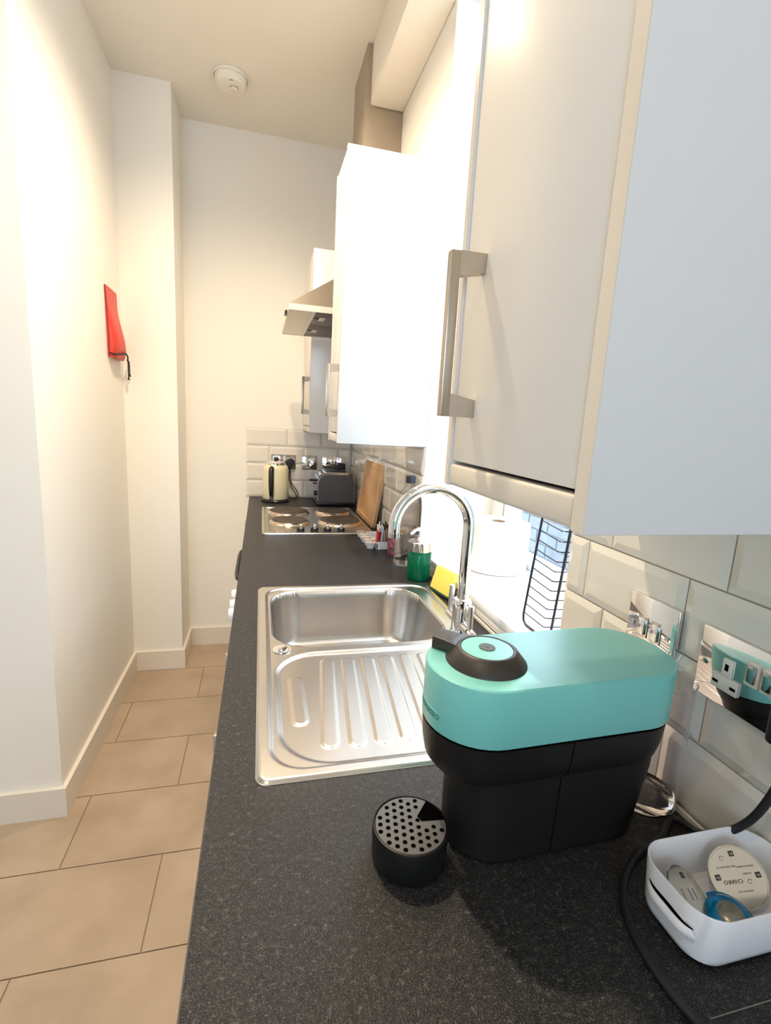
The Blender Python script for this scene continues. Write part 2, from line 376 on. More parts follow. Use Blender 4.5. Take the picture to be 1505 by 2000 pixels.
# ------------------------------------------------------------------ wall tiles (bevelled metro tiles 200x100)
def metro(parent, u0, u1, z0, z1, plane, at, th=0.007, bev=0.012):
    """plane 'x': on wall x=at facing -x, u=y ; plane 'y': on wall y=at facing -y, u=x"""
    def P(u, z, d): return (at-d, u, z) if plane == 'x' else (u, at-d, z)
    b_ = min(bev, (u1-u0)*0.3, (z1-z0)*0.3)
    vs = [P(u0, z0, 0), P(u1, z0, 0), P(u1, z1, 0), P(u0, z1, 0)]
    vs += [P(u0, z0, th*0.5), P(u1, z0, th*0.5), P(u1, z1, th*0.5), P(u0, z1, th*0.5)]
    vs += [P(u0+b_, z0+b_, th), P(u1-b_, z0+b_, th), P(u1-b_, z1-b_, th), P(u0+b_, z1-b_, th)]
    fs = [(8, 9, 10, 11)] + [(i, (i+1) % 4, 4+(i+1) % 4, 4+i) for i in range(4)] + [(4+i, 4+(i+1) % 4, 8+(i+1) % 4, 8+i) for i in range(4)]
    bm = bmesh.new(); V = [bm.verts.new(v) for v in vs]
    for f in fs: bm.faces.new([V[i] for i in f])
    bm.faces.new([V[3], V[2], V[1], V[0]])
    return frombm('tile', bm, 'wall_tile', parent)
JT = 0.0012
def tile_run(parent, u0, u1, zs, offs, plane, at):
    for (z0, z1), off in zip(zs, offs):
        k = math.floor((u0-off)/0.2)
        while off+0.2*k < u1:
            a = max(u0, off+0.2*k+JT); b_ = min(u1, off+0.2*(k+1)-JT)
            if k == math.floor((u0-off)/0.2) and plane == 'y' and b_-a < 0.06: b_ = off+0.2*(k+2)-JT; k += 1
            if b_-a > 0.012: metro(parent, a, b_, z0+JT, z1-JT, plane, at)
            k += 1
rows4 = [(0.912, 1.01), (1.01, 1.11), (1.11, 1.21), (1.21, 1.3085)]
for nm, L, par in (('grout_bed', [(WX-0.002, WX, -0.9, WY0, 0.911, 1.3088)], wr), ('grout_bed', [(WX-0.002, WX, WY1, YB, 0.911, 1.3088)], wr), ('grout_bed', [(-0.02, WX, YB-0.002, YB, 0.911, 1.3115)], wb), ('grout_bed', [(WX-0.002, WX, WY0, WY1, 0.911, SILL-0.021)], wr)):
    boxes(nm, L, 'wall_grout', par)
tile_run(wr, -0.9, WY0, rows4, [0.687, 0.635, 0.687, 0.635], 'x', WX-0.002)
tile_run(wr, WY1, YB-0.009, rows4, [1.88, 1.78, 1.88, 1.78], 'x', WX-0.002)
tile_run(wr, WY0, WY1, [(0.912, SILL-0.022)], [0.687], 'x', WX-0.002)
tile_run(wb, -0.02, WX-0.009, [(0.912, 1.01), (1.01, 1.11), (1.11, 1.21), (1.21, 1.311)], [0.11, 0.01, 0.11, 0.01], 'y', YB-0.002)
boxes('sealant_bead', [(WX-0.014, WX-0.0095, -0.9, YB-0.01, 0.9105, 0.917)], 'caulk', wr)

# ------------------------------------------------------------------ base cabinets, appliances and worktop
def base_unit(y0, y1, label, hy=None):
    t = thing('base_cabinet', label, 'cabinet', (0.3, (y0+y1)/2, 0), 'base units under the worktop')
    y0 += 0.001; y1 -= 0.001
    boxes('carcass', [(0.040, 0.585, y0, y0+0.016, 0.13, 0.869), (0.040, 0.585, y1-0.016, y1, 0.13, 0.869), (0.040, 0.585, y0+0.016, y1-0.016, 0.13, 0.146), (0.57, 0.585, y0+0.016, y1-0.016, 0.146, 0.70)], 'cabinet_side', t)
    box('plinth', 0.07, 0.09, y0, y1, 0.0, 0.13, 'cabinet_side', t)
    d = box('door', 0.020, 0.039, y0+0.003, y1-0.003, 0.14, 0.862, 'gloss_white', t, 0.002)
    if hy is None: hy = y1-0.05
    h = box('handle', -0.024, -0.012, hy-0.006, hy+0.006, 0.60, 0.775, 'brushed_nickel', d, 0.0015)
    box('handle_post', -0.013, 0.0205, hy-0.006, hy+0.006, 0.60, 0.622, 'brushed_nickel', h); box('handle_post', -0.013, 0.0205, hy-0.006, hy+0.006, 0.753, 0.775, 'brushed_nickel', h)
    return t
base_unit(-0.85, -0.25, 'white base cabinet under the near end of the worktop, behind the camera')
base_unit(-0.25, 0.35, 'white base cabinet under the worktop below the capsule box')
base_unit(0.35, 0.95, 'white base cabinet under the worktop below the sink drainer')
base_unit(0.95, 1.36, 'white base cabinet under the worktop below the sink bowl', 1.235)
base_unit(2.58, 2.94, 'white corner base cabinet under the kettle')
t = thing('washing_machine', 'white washing machine with round control knobs under the worktop', 'washing machine', (0.3, 1.665, 0))
box('body', 0.012, 0.58, 1.363, 1.967, 0.0, 0.865, 'white_plastic', t, 0.01)
for y in (1.50, 1.43, 1.59):
    lathe('knob', [(0.0, 0.0), (0.022, 0.0), (0.022, 0.012), (0.019, 0.040), (0.0, 0.043)], 'white_plastic', t, (0.0125, y, 0.80), 24, xf=Matrix.Rotation(-PI/2, 4, 'Y'))
d = lathe('door', [(0.0, 0.0), (0.20, 0.0), (0.205, 0.015), (0.19, 0.03), (0.15, 0.038), (0.0, 0.04)], 'white_plastic', t, (0.0125, 1.665, 0.48), 40, xf=Matrix.Rotation(-PI/2, 4, 'Y'))
t = thing('built_in_oven', 'built-in oven with black bar handle below the electric hob', 'oven', (0.3, 2.275, 0))
box('body', 0.03, 0.58, 1.973, 2.577, 0.13, 0.868, 'black_plastic', t)
box('oven_door', 0.008, 0.03, 1.976, 2.574, 0.15, 0.74, 'black_plastic', t, 0.003)
box('control_panel', 0.010, 0.03, 1.976, 2.574, 0.745, 0.865, 'steel', t, 0.002)
tube('handle', [(0.01, 2.06, 0.70), (-0.03, 2.07, 0.70), (-0.036, 2.28, 0.70), (-0.03, 2.49, 0.70), (0.01, 2.50, 0.70)], 0.009, 'black_plastic', t, 10, smooth_n=5)

SX0, SX1, SY0, SY1 = 0.056, 0.549, 0.578, 1.346   # sink outline
wt = thing('worktop', 'long charcoal speckled laminate worktop with the sink and hob set in it', 'worktop', (0.3, 1.0, ZW))
bm = bmesh.new()
hx0, hx1, hy0, hy1 = SX0+0.014, SX1-0.014, SY0+0.014, SY1-0.014
for b_ in ((0.0, WX-0.009, -0.9, hy0, 0.872, ZW), (0.0, hx0, hy0, hy1, 0.872, ZW), (hx1, WX-0.009, hy0, hy1, 0.872, ZW), (0.0, WX-0.009, hy1, YB-0.009, 0.872, ZW)): addbox(bm, *b_)
frombm('slab', bm, 'worktop', wt)
boxes('edge_strip', [(-0.0015, 0.0, -0.9, YB-0.01, 0.872, ZW-0.001)], 'worktop_edge', wt)
box('joint_strip', 0.428, WX-0.012, 0.2432, 0.2440, ZW-0.001, ZW+0.0004, 'print_grey', wt)

# ------------------------------------------------------------------ sink
snk = thing('kitchen_sink', 'stainless steel sink with one bowl and ribbed drainer set in the worktop', 'sink', (0.3, 0.96, ZW))
def sdrr(x, y, x0, x1, y0, y1, r):
    cx, cy = (x0+x1)/2, (y0+y1)/2; qx = abs(x-cx)-(x1-x0)/2+r; qy = abs(y-cy)-(y1-y0)/2+r
    return min(max(qx, qy), 0)+math.hypot(max(qx, 0), max(qy, 0))-r
def ss(a, b_, x):
    t_ = max(0.0, min(1.0, (x-a)/(b_-a))); return t_*t_*(3-2*t_)
def seg_d(x, y, ax, ay, bx_, by):
    dx, dy = bx_-ax, by-ay; t_ = max(0, min(1, ((x-ax)*dx+(y-ay)*dy)/(dx*dx+dy*dy))); return math.hypot(x-ax-t_*dx, y-ay-t_*dy)
ribs = []
for i in range(9):
    xt = 0.193+0.0405*i; ribs.append((xt, 0.905, xt-0.0265, 0.653, 0.0125))
ribs[0] = (0.192, 0.905, 0.165, 0.657, 0.0125)
ribs = [r_ for r_ in ribs if r_[0] < 0.47]
ribs.append((0.125, 0.845, 0.125, 0.718, 0.0115))
def sink_z(x, y):
    z = ZW+0.0045
    d = sdrr(x, y, SX0, SX1, SY0, SY1, 0.018)
    z -= 0.0040*ss(-0.006, 0.0, d)                         # rolled outer edge
    d2 = sdrr(x, y, SX0+0.020, SX1-0.016, SY0+0.020, SY1-0.020, 0.05)
    z -= 0.0045*ss(0.001, -0.005, d2)                      # step down inside the rim
    # raised island round the knob
    dp = sdrr(x, y, 0.088, 0.505, 0.606, 0.945, 0.085)
    dk = math.hypot(x-0.106, y-0.962)-0.030
    pan = ss(0.001, -0.009, dp)*ss(-0.002, 0.010, dk)
    z -= 0.0050*pan
    for ax, ay, bx_, by, w_ in ribs:
        dd = seg_d(x, y, ax, ay, bx_, by)
        if dd < w_+0.004: z += 0.0022*ss(w_+0.0012, w_-0.0018, dd)
    db = sdrr(x, y, 0.088, 0.492, 0.968, 1.315, 0.085)
    if db < 0.004:
        z += 0.0008*ss(0.004, 0.0, db)
        t_ = max(0.0, min(1.0, -db/0.038))
        z -= 0.150*(1-(1-t_)**3.4)
        z -= 0.004*ss(0.10, 0.03, math.hypot(x-0.29, y-1.15))
    return z
nx, ny = 240, 374
vs = []; fs = []
for j in range(ny+1):
    for i in range(nx+1):
        x = SX0+(SX1-SX0)*i/nx; y = SY0+(SY1-SY0)*j/ny
        # snap to rounded corner
        d = sdrr(x, y, SX0, SX1, SY0, SY1, 0.018)
        if d > 0:
            cx = min(max(x, SX0+0.018), SX1-0.018); cy = min(max(y, SY0+0.018), SY1-0.018)
            v_ = Vector((x-cx, y-cy)).normalized()*0.018; x, y = cx+v_.x, cy+v_.y
        vs.append((x, y, sink_z(x, y)))
for j in range(ny):
    for i in range(nx):
        a = j*(nx+1)+i; fs.append((a, a+1, a+nx+2, a+nx+1))
mk('basin_and_drainer', vs, fs, 'steel', snk, True)
lathe('waste_control_knob', [(0.0195, 0.0), (0.019, 0.002), (0.012, 0.0022), (0.011, 0.0055), (0.005, 0.0062), (0.0, 0.0062)], 'chrome', snk, (0.106, 0.962, ZW+0.0003), 28)
lathe('waste_strainer', [(0.040, 0.0), (0.038, 0.003), (0.028, 0.002), (0.0, 0.0035)], 'chrome', snk, (0.29, 1.15, ZW-0.1505), 28)

# ------------------------------------------------------------------ tap
tx, ty = 0.508, 0.982
tp = thing('mixer_tap', 'tall chrome swan-neck mixer tap with twin levers at the sink corner', 'tap', (tx, ty, ZW))
lathe('tap_base', [(0.0, 0.0), (0.0255, 0.0), (0.0255, 0.006), (0.023, 0.010), (0.021, 0.020)], 'chrome', tp, (tx, ty, ZW+0.001), 32)
lathe('tap_body', [(0.021, 0.020), (0.021, 0.082), (0.0195, 0.088), (0.0125, 0.090)], 'chrome', tp, (tx, ty, ZW+0.001), 32)
R_ = 0.086; top = 1.166
P = [(tx, ty, ZW+0.08), (tx, ty, 1.05), (tx, ty, 1.11)]
for i in range(0, 17):
    a = PI*i/16; P.append((tx-R_+R_*math.cos(a), ty+0.0*i, top+R_*math.sin(a)*1.0))
P.append((tx-2*R_, ty, top-0.012))
P = catmull(P, 3)
tube('swan_neck_spout', P, 0.0122, 'chrome', tp, 20)
tube('aerator', [(tx-2*R_, ty, top-0.012), (tx-2*R_, ty, top-0.022)], 0.0128, 'chrome_dark', tp, 20)
tube('valve_barrel', [(tx, ty-0.052, 0.940), (tx, ty+0.066, 0.940)], 0.0115, 'chrome', tp, 20)
for s, zt in ((-0.050, 1.000), (0.064, 1.010)):
    lv = tube('lever', [(tx, ty+s, 0.930), (tx, ty+s, zt)], 0.0065, 'chrome', tp, 14)
tube('valve_cap', [(tx, ty-0.052, 0.940), (tx+0.001, ty-0.066, 0.938)], 0.0095, 'chrome', tp, 18)

# ------------------------------------------------------------------ wall cabinets
ZC0, ZC1, XC = 1.3088, 2.173, 0.298
def bar_handle(par, y, z0, z1, xd, near):
    """flat bar handle on a door whose face is at xd"""
    h = box('handle', xd-0.042, xd-0.030, y-0.006, y+0.006, z0, z1, 'brushed_nickel', par, 0.0015)
    for za, zb in ((z0, z0+0.026), (z1-0.026, z1)):
        bm = bmesh.new()
        dz = 0.006
        v = [bm.verts.new(p) for p in ((xd-0.031, y-0.006, za), (xd-0.031, y+0.006, za), (xd-0.031, y+0.006, zb), (xd-0.031, y-0.006, zb),
             (xd-0.0, y-0.006, za+(dz if za > z0 else 0)), (xd-0.0, y+0.006, za+(dz if za > z0 else 0)), (xd-0.0, y+0.006, zb-(dz if za == z0 else 0)), (xd-0.0, y-0.006, zb-(dz if za == z0 else 0)))]
        for f in ((0, 1, 2, 3), (7, 6, 5, 4), (0, 4, 5, 1), (1, 5, 6, 2), (2, 6, 7, 3), (3, 7, 4, 0)): bm.faces.new([v[i] for i in f])
        frombm('handle_post', bm, 'brushed_nickel', h)
    return h
def wall_unit(y0, y1, hy, label, z1=ZC1, hz=(1.396, 1.574)):
    t = thing('wall_cabinet', label, 'cabinet', ((XC+WX)/2, (y0+y1)/2, ZC0), 'wall units over the worktop')
    xb = WX-0.001
    box('side_panel', XC, xb, y0, y0+0.016, ZC0, z1, 'cabinet_side', t, 0.0012)
    box('side_panel', XC, xb, y1-0.012, y1, ZC0, z1, 'cabinet_side', t, 0.0012)
    box('top_panel', XC+0.004, xb, y0+0.016, y1-0.012, z1-0.018, z1, 'cabinet_side', t)
    box('bottom_panel', XC+0.03, xb, y0+0.016, y1-0.012, ZC0+0.004, ZC0+0.022, 'cabinet_side', t)
    box('back_panel', xb-0.006, xb, y0+0.016, y1-0.012, ZC0+0.022, z1-0.018, 'cabinet_inside', t)
    box('light_pelmet', XC+0.0005, XC+0.020, y0+0.016, y1-0.012, ZC0+0.001, ZC0+0.029, 'cabinet_frame', t, 0.004, 3)
    box('edge_strip', XC-0.0008, XC+0.0005, y0+0.0005, y0+0.0155, ZC0+0.001, z1-0.001, 'cabinet_frame', t)
    box('edge_strip', XC-0.0008, XC+0.0005, y1-0.0115, y1-0.0005, ZC0+0.001, z1-0.001, 'cabinet_frame', t)
    d = box('door', XC+0.0015, XC+0.020, y0+0.018, y1-0.0165, ZC0+0.033, z1-0.003, 'gloss_white', t, 0.0015)
    bar_handle(d, hy, hz[0], hz[1], XC+0.0015, True)
    box('shelf', XC+0.03, xb-0.006, y0+0.016, y1-0.012, 1.70, 1.716, 'cabinet_side', t)
    return t
wall_unit(0.316, 0.612, 0.546, 'nearest tall white wall cabinet with long nickel handle, above the coffee machine', 2.6-0.002)
wall_unit(1.578, 1.795, 1.603, 'bright white narrow wall cabinet between the window and the extractor hood', ZC1, (1.392, 1.556))
wall_unit(2.541, 2.941, 2.568, 'farthest white wall cabinet in the back corner beyond the hood', 2.18, (1.40, 1.585))

# ------------------------------------------------------------------ extractor hood
hd = thing('extractor_hood', 'brushed steel chimney extractor hood over the electric hob', 'extractor hood', (0.45, 2.235, 1.77))
hy0_, hy1_ = 1.94, 2.53; hz = 1.772; cy_ = (hy0_+hy1_)/2
bm = bmesh.new()
def ring4(x0, y0, y1, z): return [bm.verts.new(p) for p in ((x0, y0, z), (WX, y0, z), (WX, y1, z), (x0, y1, z))]
A = ring4(0.155, hy0_, hy1_, hz+0.022); B = ring4(0.445, cy_-0.11, cy_+0.11, hz+0.235)
for i in range(4): bm.faces.new((A[i], A[(i+1) % 4], B[(i+1) % 4], B[i]))
bm.faces.new(A[::-1]); bm.faces.new(B)
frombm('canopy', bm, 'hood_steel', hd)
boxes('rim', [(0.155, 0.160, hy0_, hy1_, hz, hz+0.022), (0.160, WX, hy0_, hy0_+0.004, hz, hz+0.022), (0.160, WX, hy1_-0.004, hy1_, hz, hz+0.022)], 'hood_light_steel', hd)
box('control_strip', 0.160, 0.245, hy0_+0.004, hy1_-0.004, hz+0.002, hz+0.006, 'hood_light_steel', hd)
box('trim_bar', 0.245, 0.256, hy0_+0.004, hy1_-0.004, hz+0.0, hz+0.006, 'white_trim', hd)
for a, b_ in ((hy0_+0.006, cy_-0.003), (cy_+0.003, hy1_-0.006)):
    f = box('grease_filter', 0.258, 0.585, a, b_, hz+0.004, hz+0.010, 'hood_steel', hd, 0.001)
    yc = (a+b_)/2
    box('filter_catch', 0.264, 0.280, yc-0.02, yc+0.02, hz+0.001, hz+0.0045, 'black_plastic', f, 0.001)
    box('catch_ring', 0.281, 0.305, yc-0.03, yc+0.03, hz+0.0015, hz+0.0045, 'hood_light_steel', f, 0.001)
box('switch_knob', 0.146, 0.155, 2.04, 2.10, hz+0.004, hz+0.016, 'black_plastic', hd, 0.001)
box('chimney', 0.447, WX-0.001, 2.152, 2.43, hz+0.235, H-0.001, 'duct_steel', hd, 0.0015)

# ------------------------------------------------------------------ hob
hb = thing('electric_hob', 'steel four-plate electric hob with side knobs set in the worktop', 'hob', (0.3, 2.29, ZW))
pts = rrect(0.068, 0.530, 1.968, 2.565, 0.012, 4)
def rr(x0, x1, y0, y1, r, z, n=4): return [(p[0], p[1], z) for p in rrect(x0, x1, y0, y1, r, n)]
loft('hob_plate', [rr(0.068, 0.530, 1.968, 2.565, 0.012, ZW+0.0005), rr(0.068, 0.530, 1.968, 2.565, 0.012, ZW+0.006), rr(0.071, 0.527, 1.971, 2.562, 0.012, ZW+0.009),
     rr(0.080, 0.518, 1.980, 2.553, 0.012, ZW+0.009), rr(0.084, 0.514, 1.984, 2.549, 0.012, ZW+0.004)], 'steel', hb)
for x, y, r_ in ((0.196, 2.43, 0.090), (0.190, 2.20, 0.078), (0.415, 2.43, 0.076), (0.418, 2.20, 0.090)):
    pl = lathe('hotplate', [(0.0, 0.0), (r_, 0.0), (r_, 0.007), (r_*0.97, 0.009), (r_*0.3, 0.009), (r_*0.28, 0.0075), (0.0, 0.0075)], 'hob_iron', hb, (x, y, ZW+0.0115), 40)
    lathe('spill_ring', [(r_+0.014, 0.0), (r_+0.010, 0.006), (r_+0.001, 0.012), (r_+0.0005, 0.0)], 'hob_ring', pl, (x, y, ZW+0.0045), 40)
for x in (0.226, 0.284, 0.339, 0.397):
    k_ = lathe('knob', [(0.0, 0.0), (0.017, 0.0), (0.016, 0.012), (0.012, 0.014), (0.0, 0.014)], 'black_plastic', hb, (x, 2.035, ZW+0.0045), 20)
    box('grip', x-0.005, x+0.005, 2.018, 2.05, ZW+0.016, ZW+0.034, 'chrome', k_, 0.002)
for x in (0.118, 0.165): lathe('indicator_lamp', [(0.0, 0.0), (0.004, 0.0), (0.003, 0.0015), (0.0, 0.002)], 'red_dark', hb, (x, 2.01, ZW+0.0045), 10)

# ------------------------------------------------------------------ kettle
kx, ky = 0.143, 2.80
kt = thing('kettle', 'cream kettle with black handle on its power base in the far corner', 'kettle', (kx, ky, ZW))
lathe('power_base', [(0.0, 0.0), (0.078, 0.0), (0.080, 0.006), (0.074, 0.014), (0.0, 0.016)], 'black_plastic', kt, (kx, ky, ZW+0.001))
lathe('body', [(0.0, 0.017), (0.071, 0.017), (0.073, 0.022), (0.072, 0.10), (0.069, 0.17), (0.064, 0.198), (0.056, 0.206)], 'cream_enamel', kt, (kx, ky, ZW))
ld = lathe('lid', [(0.056, 0.206), (0.052, 0.216), (0.036, 0.226), (0.0, 0.230)], 'chrome', kt, (kx, ky, ZW))
lathe('lid_knob', [(0.0, 0.228), (0.010, 0.230), (0.014, 0.240), (0.010, 0.247), (0.0, 0.248)], 'black_plastic', ld, (kx, ky, ZW), 16)
hp = [(kx-0.021, ky-0.060, ZW+0.185), (kx-0.025, ky-0.092, ZW+0.192), (kx-0.027, ky-0.108, ZW+0.17), (kx-0.027, ky-0.110, ZW+0.12), (kx-0.026, ky-0.104, ZW+0.07), (kx-0.024, ky-0.078, ZW+0.045)]
tube('handle', hp, [0.010, 0.011, 0.012, 0.013, 0.013, 0.013, 0.014, 0.014, 0.014, 0.014, 0.014, 0.014, 0.014, 0.014, 0.013, 0.013, 0.012, 0.012, 0.012, 0.011, 0.011][:21], 'black_plastic', kt, 12, smooth_n=4)
box('water_gauge', kx-0.034, kx-0.012, ky-0.076, ky-0.060, ZW+0.02, ZW+0.07, 'chrome_dark', kt, 0.003)

# ------------------------------------------------------------------ toaster
ts = thing('toaster', 'dark grey two-slice toaster with chrome ends beside the chopping board', 'toaster', (0.47, 2.76, ZW))
tx0, tx1, ty0, ty1 = 0.362, 0.572, 2.665, 2.83
def tprof(x0, x1, z0, z1, r, n=6):
    pts = [(x0, z0), (x1, z0)]
    for cx, a0 in ((x1-r, 0), (x0+r, 90)):
        for i in range(n+1):
            a = math.radians(a0+90*i/n); pts.append((cx+r*math.cos(a), z1-r+r*math.sin(a)))
    return pts
def yprism(name, pts, y0, y1, m, par, bev=0.0):
    return loft(name, [[(p[0], y0, p[1]) for p in pts], [(p[0], y1, p[1]) for p in pts]], m, par)
yprism('casing', tprof(tx0, tx1, ZW+0.012, ZW+0.185, 0.048), ty0, ty1, 'chrome_dark', ts)
yprism('side_panel', tprof(tx0+0.006, tx1-0.006, ZW+0.020, ZW+0.172, 0.045), ty0-0.006, ty0-0.0005, 'grey_enamel', ts)
box('base', tx0-0.004, tx1+0.004, ty0-0.004, ty1+0.004, ZW+0.001, ZW+0.018, 'black_plastic', ts, 0.003)
for yy in (2.71, 2.765): box('bread_slot', tx0+0.045, tx1-0.045, yy, yy+0.028, ZW+0.1845, ZW+0.189, 'black_plastic', ts, 0.001)
box('lever', tx0-0.038, tx0-0.001, 2.71, 2.74, ZW+0.128, ZW+0.140, 'black_plastic', ts, 0.003)
box('lever_stem', tx0-0.020, tx0-0.0005, 2.72, 2.73, ZW+0.112, ZW+0.120, 'black_plastic', ts, 0.002)
lathe('browning_dial', [(0, 0), (0.014, 0), (0.013, 0.012), (0, 0.012)], 'black_plastic', ts, (tx0-0.0005, 2.72, ZW+0.062), 16, xf=Matrix.Rotation(-PI/2, 4, 'Y'))

# ------------------------------------------------------------------ sockets
def plate(name, label, cat, plane, u0, u1, z0, z1, at, m, group=None):
    c = ((at, (u0+u1)/2, (z0+z1)/2) if plane == 'x' else ((u0+u1)/2, at, (z0+z1)/2))
    t = thing(name, label, cat, c, group)
    def B(nm, a, b_, c_, d_, e_, f_, mm, par=None, bev=0.0008):
        # a,b along u; c,d along z; e,f out from wall
        if plane == 'x': return box(nm, at-f_, at-e_, a, b_, c_, d_, mm, par or t, bev)
        return box(nm, a, b_, at-f_, at-e_, c_, d_, mm, par or t, bev)
    B('face_plate', u0, u1, z0, z1, 0.0, 0.006, m, None, 0.002)
    return t, B
SAT = WX-0.0095; BAT = YB-0.0095
def screw(B, u, z, d=0.006): B('screw', u-0.003, u+0.003, z-0.003, z+0.003, d, d+0.0012, 'chrome_dark', None, 0.0008)
def fplug(par, B, cu, z, plane):
    pass
# right wall switched pair
t, B = plate('wall_switch', 'square polished chrome twin switch plate on the tiles right of the window', 'switch', 'x', 0.484, 0.570, 1.079, 1.166, SAT, 'chrome')
for u in (0.516, 0.540):
    f = B('switch_surround', u-0.009, u+0.009, 1.108, 1.137, 0.0061, 0.0070, 'chrome_dark')
    B('rocker', u-0.006, u+0.006, 1.111, 1.134, 0.0071, 0.0105, 'chrome', f, 0.0015)
screw(B, 0.559, 1.1225); screw(B, 0.497, 1.1225)
# right wall double socket
t, B = plate('wall_socket', 'polished chrome double socket with white inserts at the right edge', 'socket', 'x', 0.302, 0.448, 1.080, 1.166, SAT, 'chrome')
screw(B, 0.438, 1.123)
def uk(B, uc, zc, m='socket_white', sgn=-1):
    f = B('socket_insert', uc-0.006, uc+0.006, zc-0.0005, zc+0.021, 0.0061, 0.0085, m)
    B('socket_insert', uc-0.0165, uc+0.0165, zc-0.018, zc-0.0007, 0.0061, 0.0085, m)
    B('pin_hole', uc-0.0022, uc+0.0022, zc+0.007, zc+0.015, 0.0084, 0.0088, 'void_black', f, 0)
    for s in (-0.011, 0.011): B('pin_hole', uc+s-0.0035, uc+s+0.0035, zc-0.012, zc-0.0085, 0.0084, 0.0088, 'void_black', f, 0)
uk(B, 0.408, 1.118)
for u in (0.379, 0.361):
    f = B('switch_surround', u-0.008, u+0.008, 1.122, 1.150, 0.0061, 0.0078, 'socket_white', None, 0.002)
    B('rocker', u-0.005, u+0.005, 1.126, 1.146, 0.0079, 0.0110, 'chrome_dark', f, 0.001)
uk(B, 0.337, 1.118)
def plug_x(label, y, z):
    t = thing('mains_plug', label, 'plug', (SAT-0.02, y, z))
    box('plug_body', SAT-0.034, SAT-0.009, y-0.021, y+0.021, z-0.025, z+0.020, 'rubber', t, 0.006, 3)
    return t
pg = plug_x('black plug pushed into the chrome double socket at the right edge', 0.318, 1.112)
pts = [(SAT-0.024, 0.318, 1.086), (SAT-0.026, 0.320, 1.05), (SAT-0.028, 0.334, 1.00), (SAT-0.022, 0.362, 0.955), (SAT-0.02, 0.392, 0.925), (SAT-0.018, 0.42, 0.9155)]
# machine power cable runs behind the capsule box and loops over the worktop
cb = thing('power_cable', 'black power cable of the coffee machine looping over the worktop round the capsule box', 'cable', (0.45, 0.33, ZW))
zc = ZW+0.0045
tube('flex', pts + [(0.560, 0.425, zc), (0.53, 0.405, zc), (0.487, 0.392, zc), (0.452, 0.372, zc), (0.428, 0.348, zc), (0.414, 0.320, zc), (0.408, 0.290, zc), (0.408, 0.262, zc), (0.413, 0.236, zc), (0.425, 0.20, zc), (0.45, 0.15, zc)], 0.0042, 'rubber', cb, 10, smooth_n=6)
# back wall plates
t, B = plate('wall_socket', 'dark chrome cooker socket with red switch behind the kettle', 'socket', 'y', 0.119, 0.262, 1.080, 1.163, BAT, 'chrome_dark')
B('red_rocker', 0.138, 0.165, 1.118, 1.142, 0.0061, 0.010, 'red_print'); B('label_plate', 0.136, 0.167, 1.146, 1.152, 0.0061, 0.007, 'socket_white')
B('switch_surround', 0.188, 0.200, 1.122, 1.152, 0.0061, 0.0078, 'socket_white')
pl = thing('mains_plug', 'round black kettle plug in the cooker socket', 'plug', (0.230, BAT-0.02, 1.12))
lathe('plug_body', [(0, 0), (0.026, 0), (0.026, 0.02), (0.020, 0.034), (0, 0.036)], 'rubber', pl, (0.230, BAT-0.0075, 1.118), 24, xf=Matrix.Rotation(PI/2, 4, 'X'))
kc = thing('power_cable', 'thin black kettle cable hanging down from its plug', 'cable', (0.25, 2.88, ZW))
tube('flex', [(0.230, BAT-0.03, 1.094), (0.228, BAT-0.03, 1.05), (0.238, BAT-0.03, 1.0), (0.268, BAT-0.035, 0.955), (0.276, BAT-0.045, 0.925), (0.262, BAT-0.06, 0.916), (0.23, BAT-0.08, 0.9145)], 0.003, 'rubber', kc, 8, smooth_n=5)
tube('flex', [(0.226, BAT-0.028, 1.094), (0.222, BAT-0.024, 1.03), (0.235, BAT-0.022, 0.985), (0.262, BAT-0.024, 0.94), (0.268, BAT-0.03, 0.917)], 0.0026, 'rubber', kc, 8, smooth_n=5)
t, B = plate('wall_socket', 'small square chrome fused switch plate between the two wider sockets', 'socket', 'y', 0.297, 0.385, 1.080, 1.163, BAT, 'chrome_dark')
f = B('switch_surround', 0.312, 0.334, 1.102, 1.136, 0.0061, 0.0075, 'chrome'); B('rocker', 0.317, 0.329, 1.107, 1.131, 0.0076, 0.011, 'socket_white', f, 0.001)
B('fuse_holder', 0.352, 0.370, 1.105, 1.135, 0.0061, 0.009, 'chrome')
t, B = plate('wall_socket', 'chrome double socket behind the toaster', 'socket', 'y', 0.417, 0.563, 1.080, 1.163, BAT, 'chrome')
for u in (0.478, 0.497):
    B('rocker', u-0.006, u+0.006, 1.124, 1.146, 0.0061, 0.010, 'chrome_dark')
uk(B, 0.447, 1.114, 'chrome_dark')
pl = thing('mains_plug', 'black toaster plug in the chrome double socket behind the toaster', 'plug', (0.530, BAT-0.02, 1.10))
box('plug_body', 0.508, 0.552, BAT-0.043, BAT-0.0063, 1.078, 1.124, 'rubber', pl, 0.006, 3)

# ------------------------------------------------------------------ chopping board
cbd = thing('chopping_board', 'wooden chopping board leaning on the tiled wall behind the hob', 'chopping board', (0.58, 2.3, ZW))
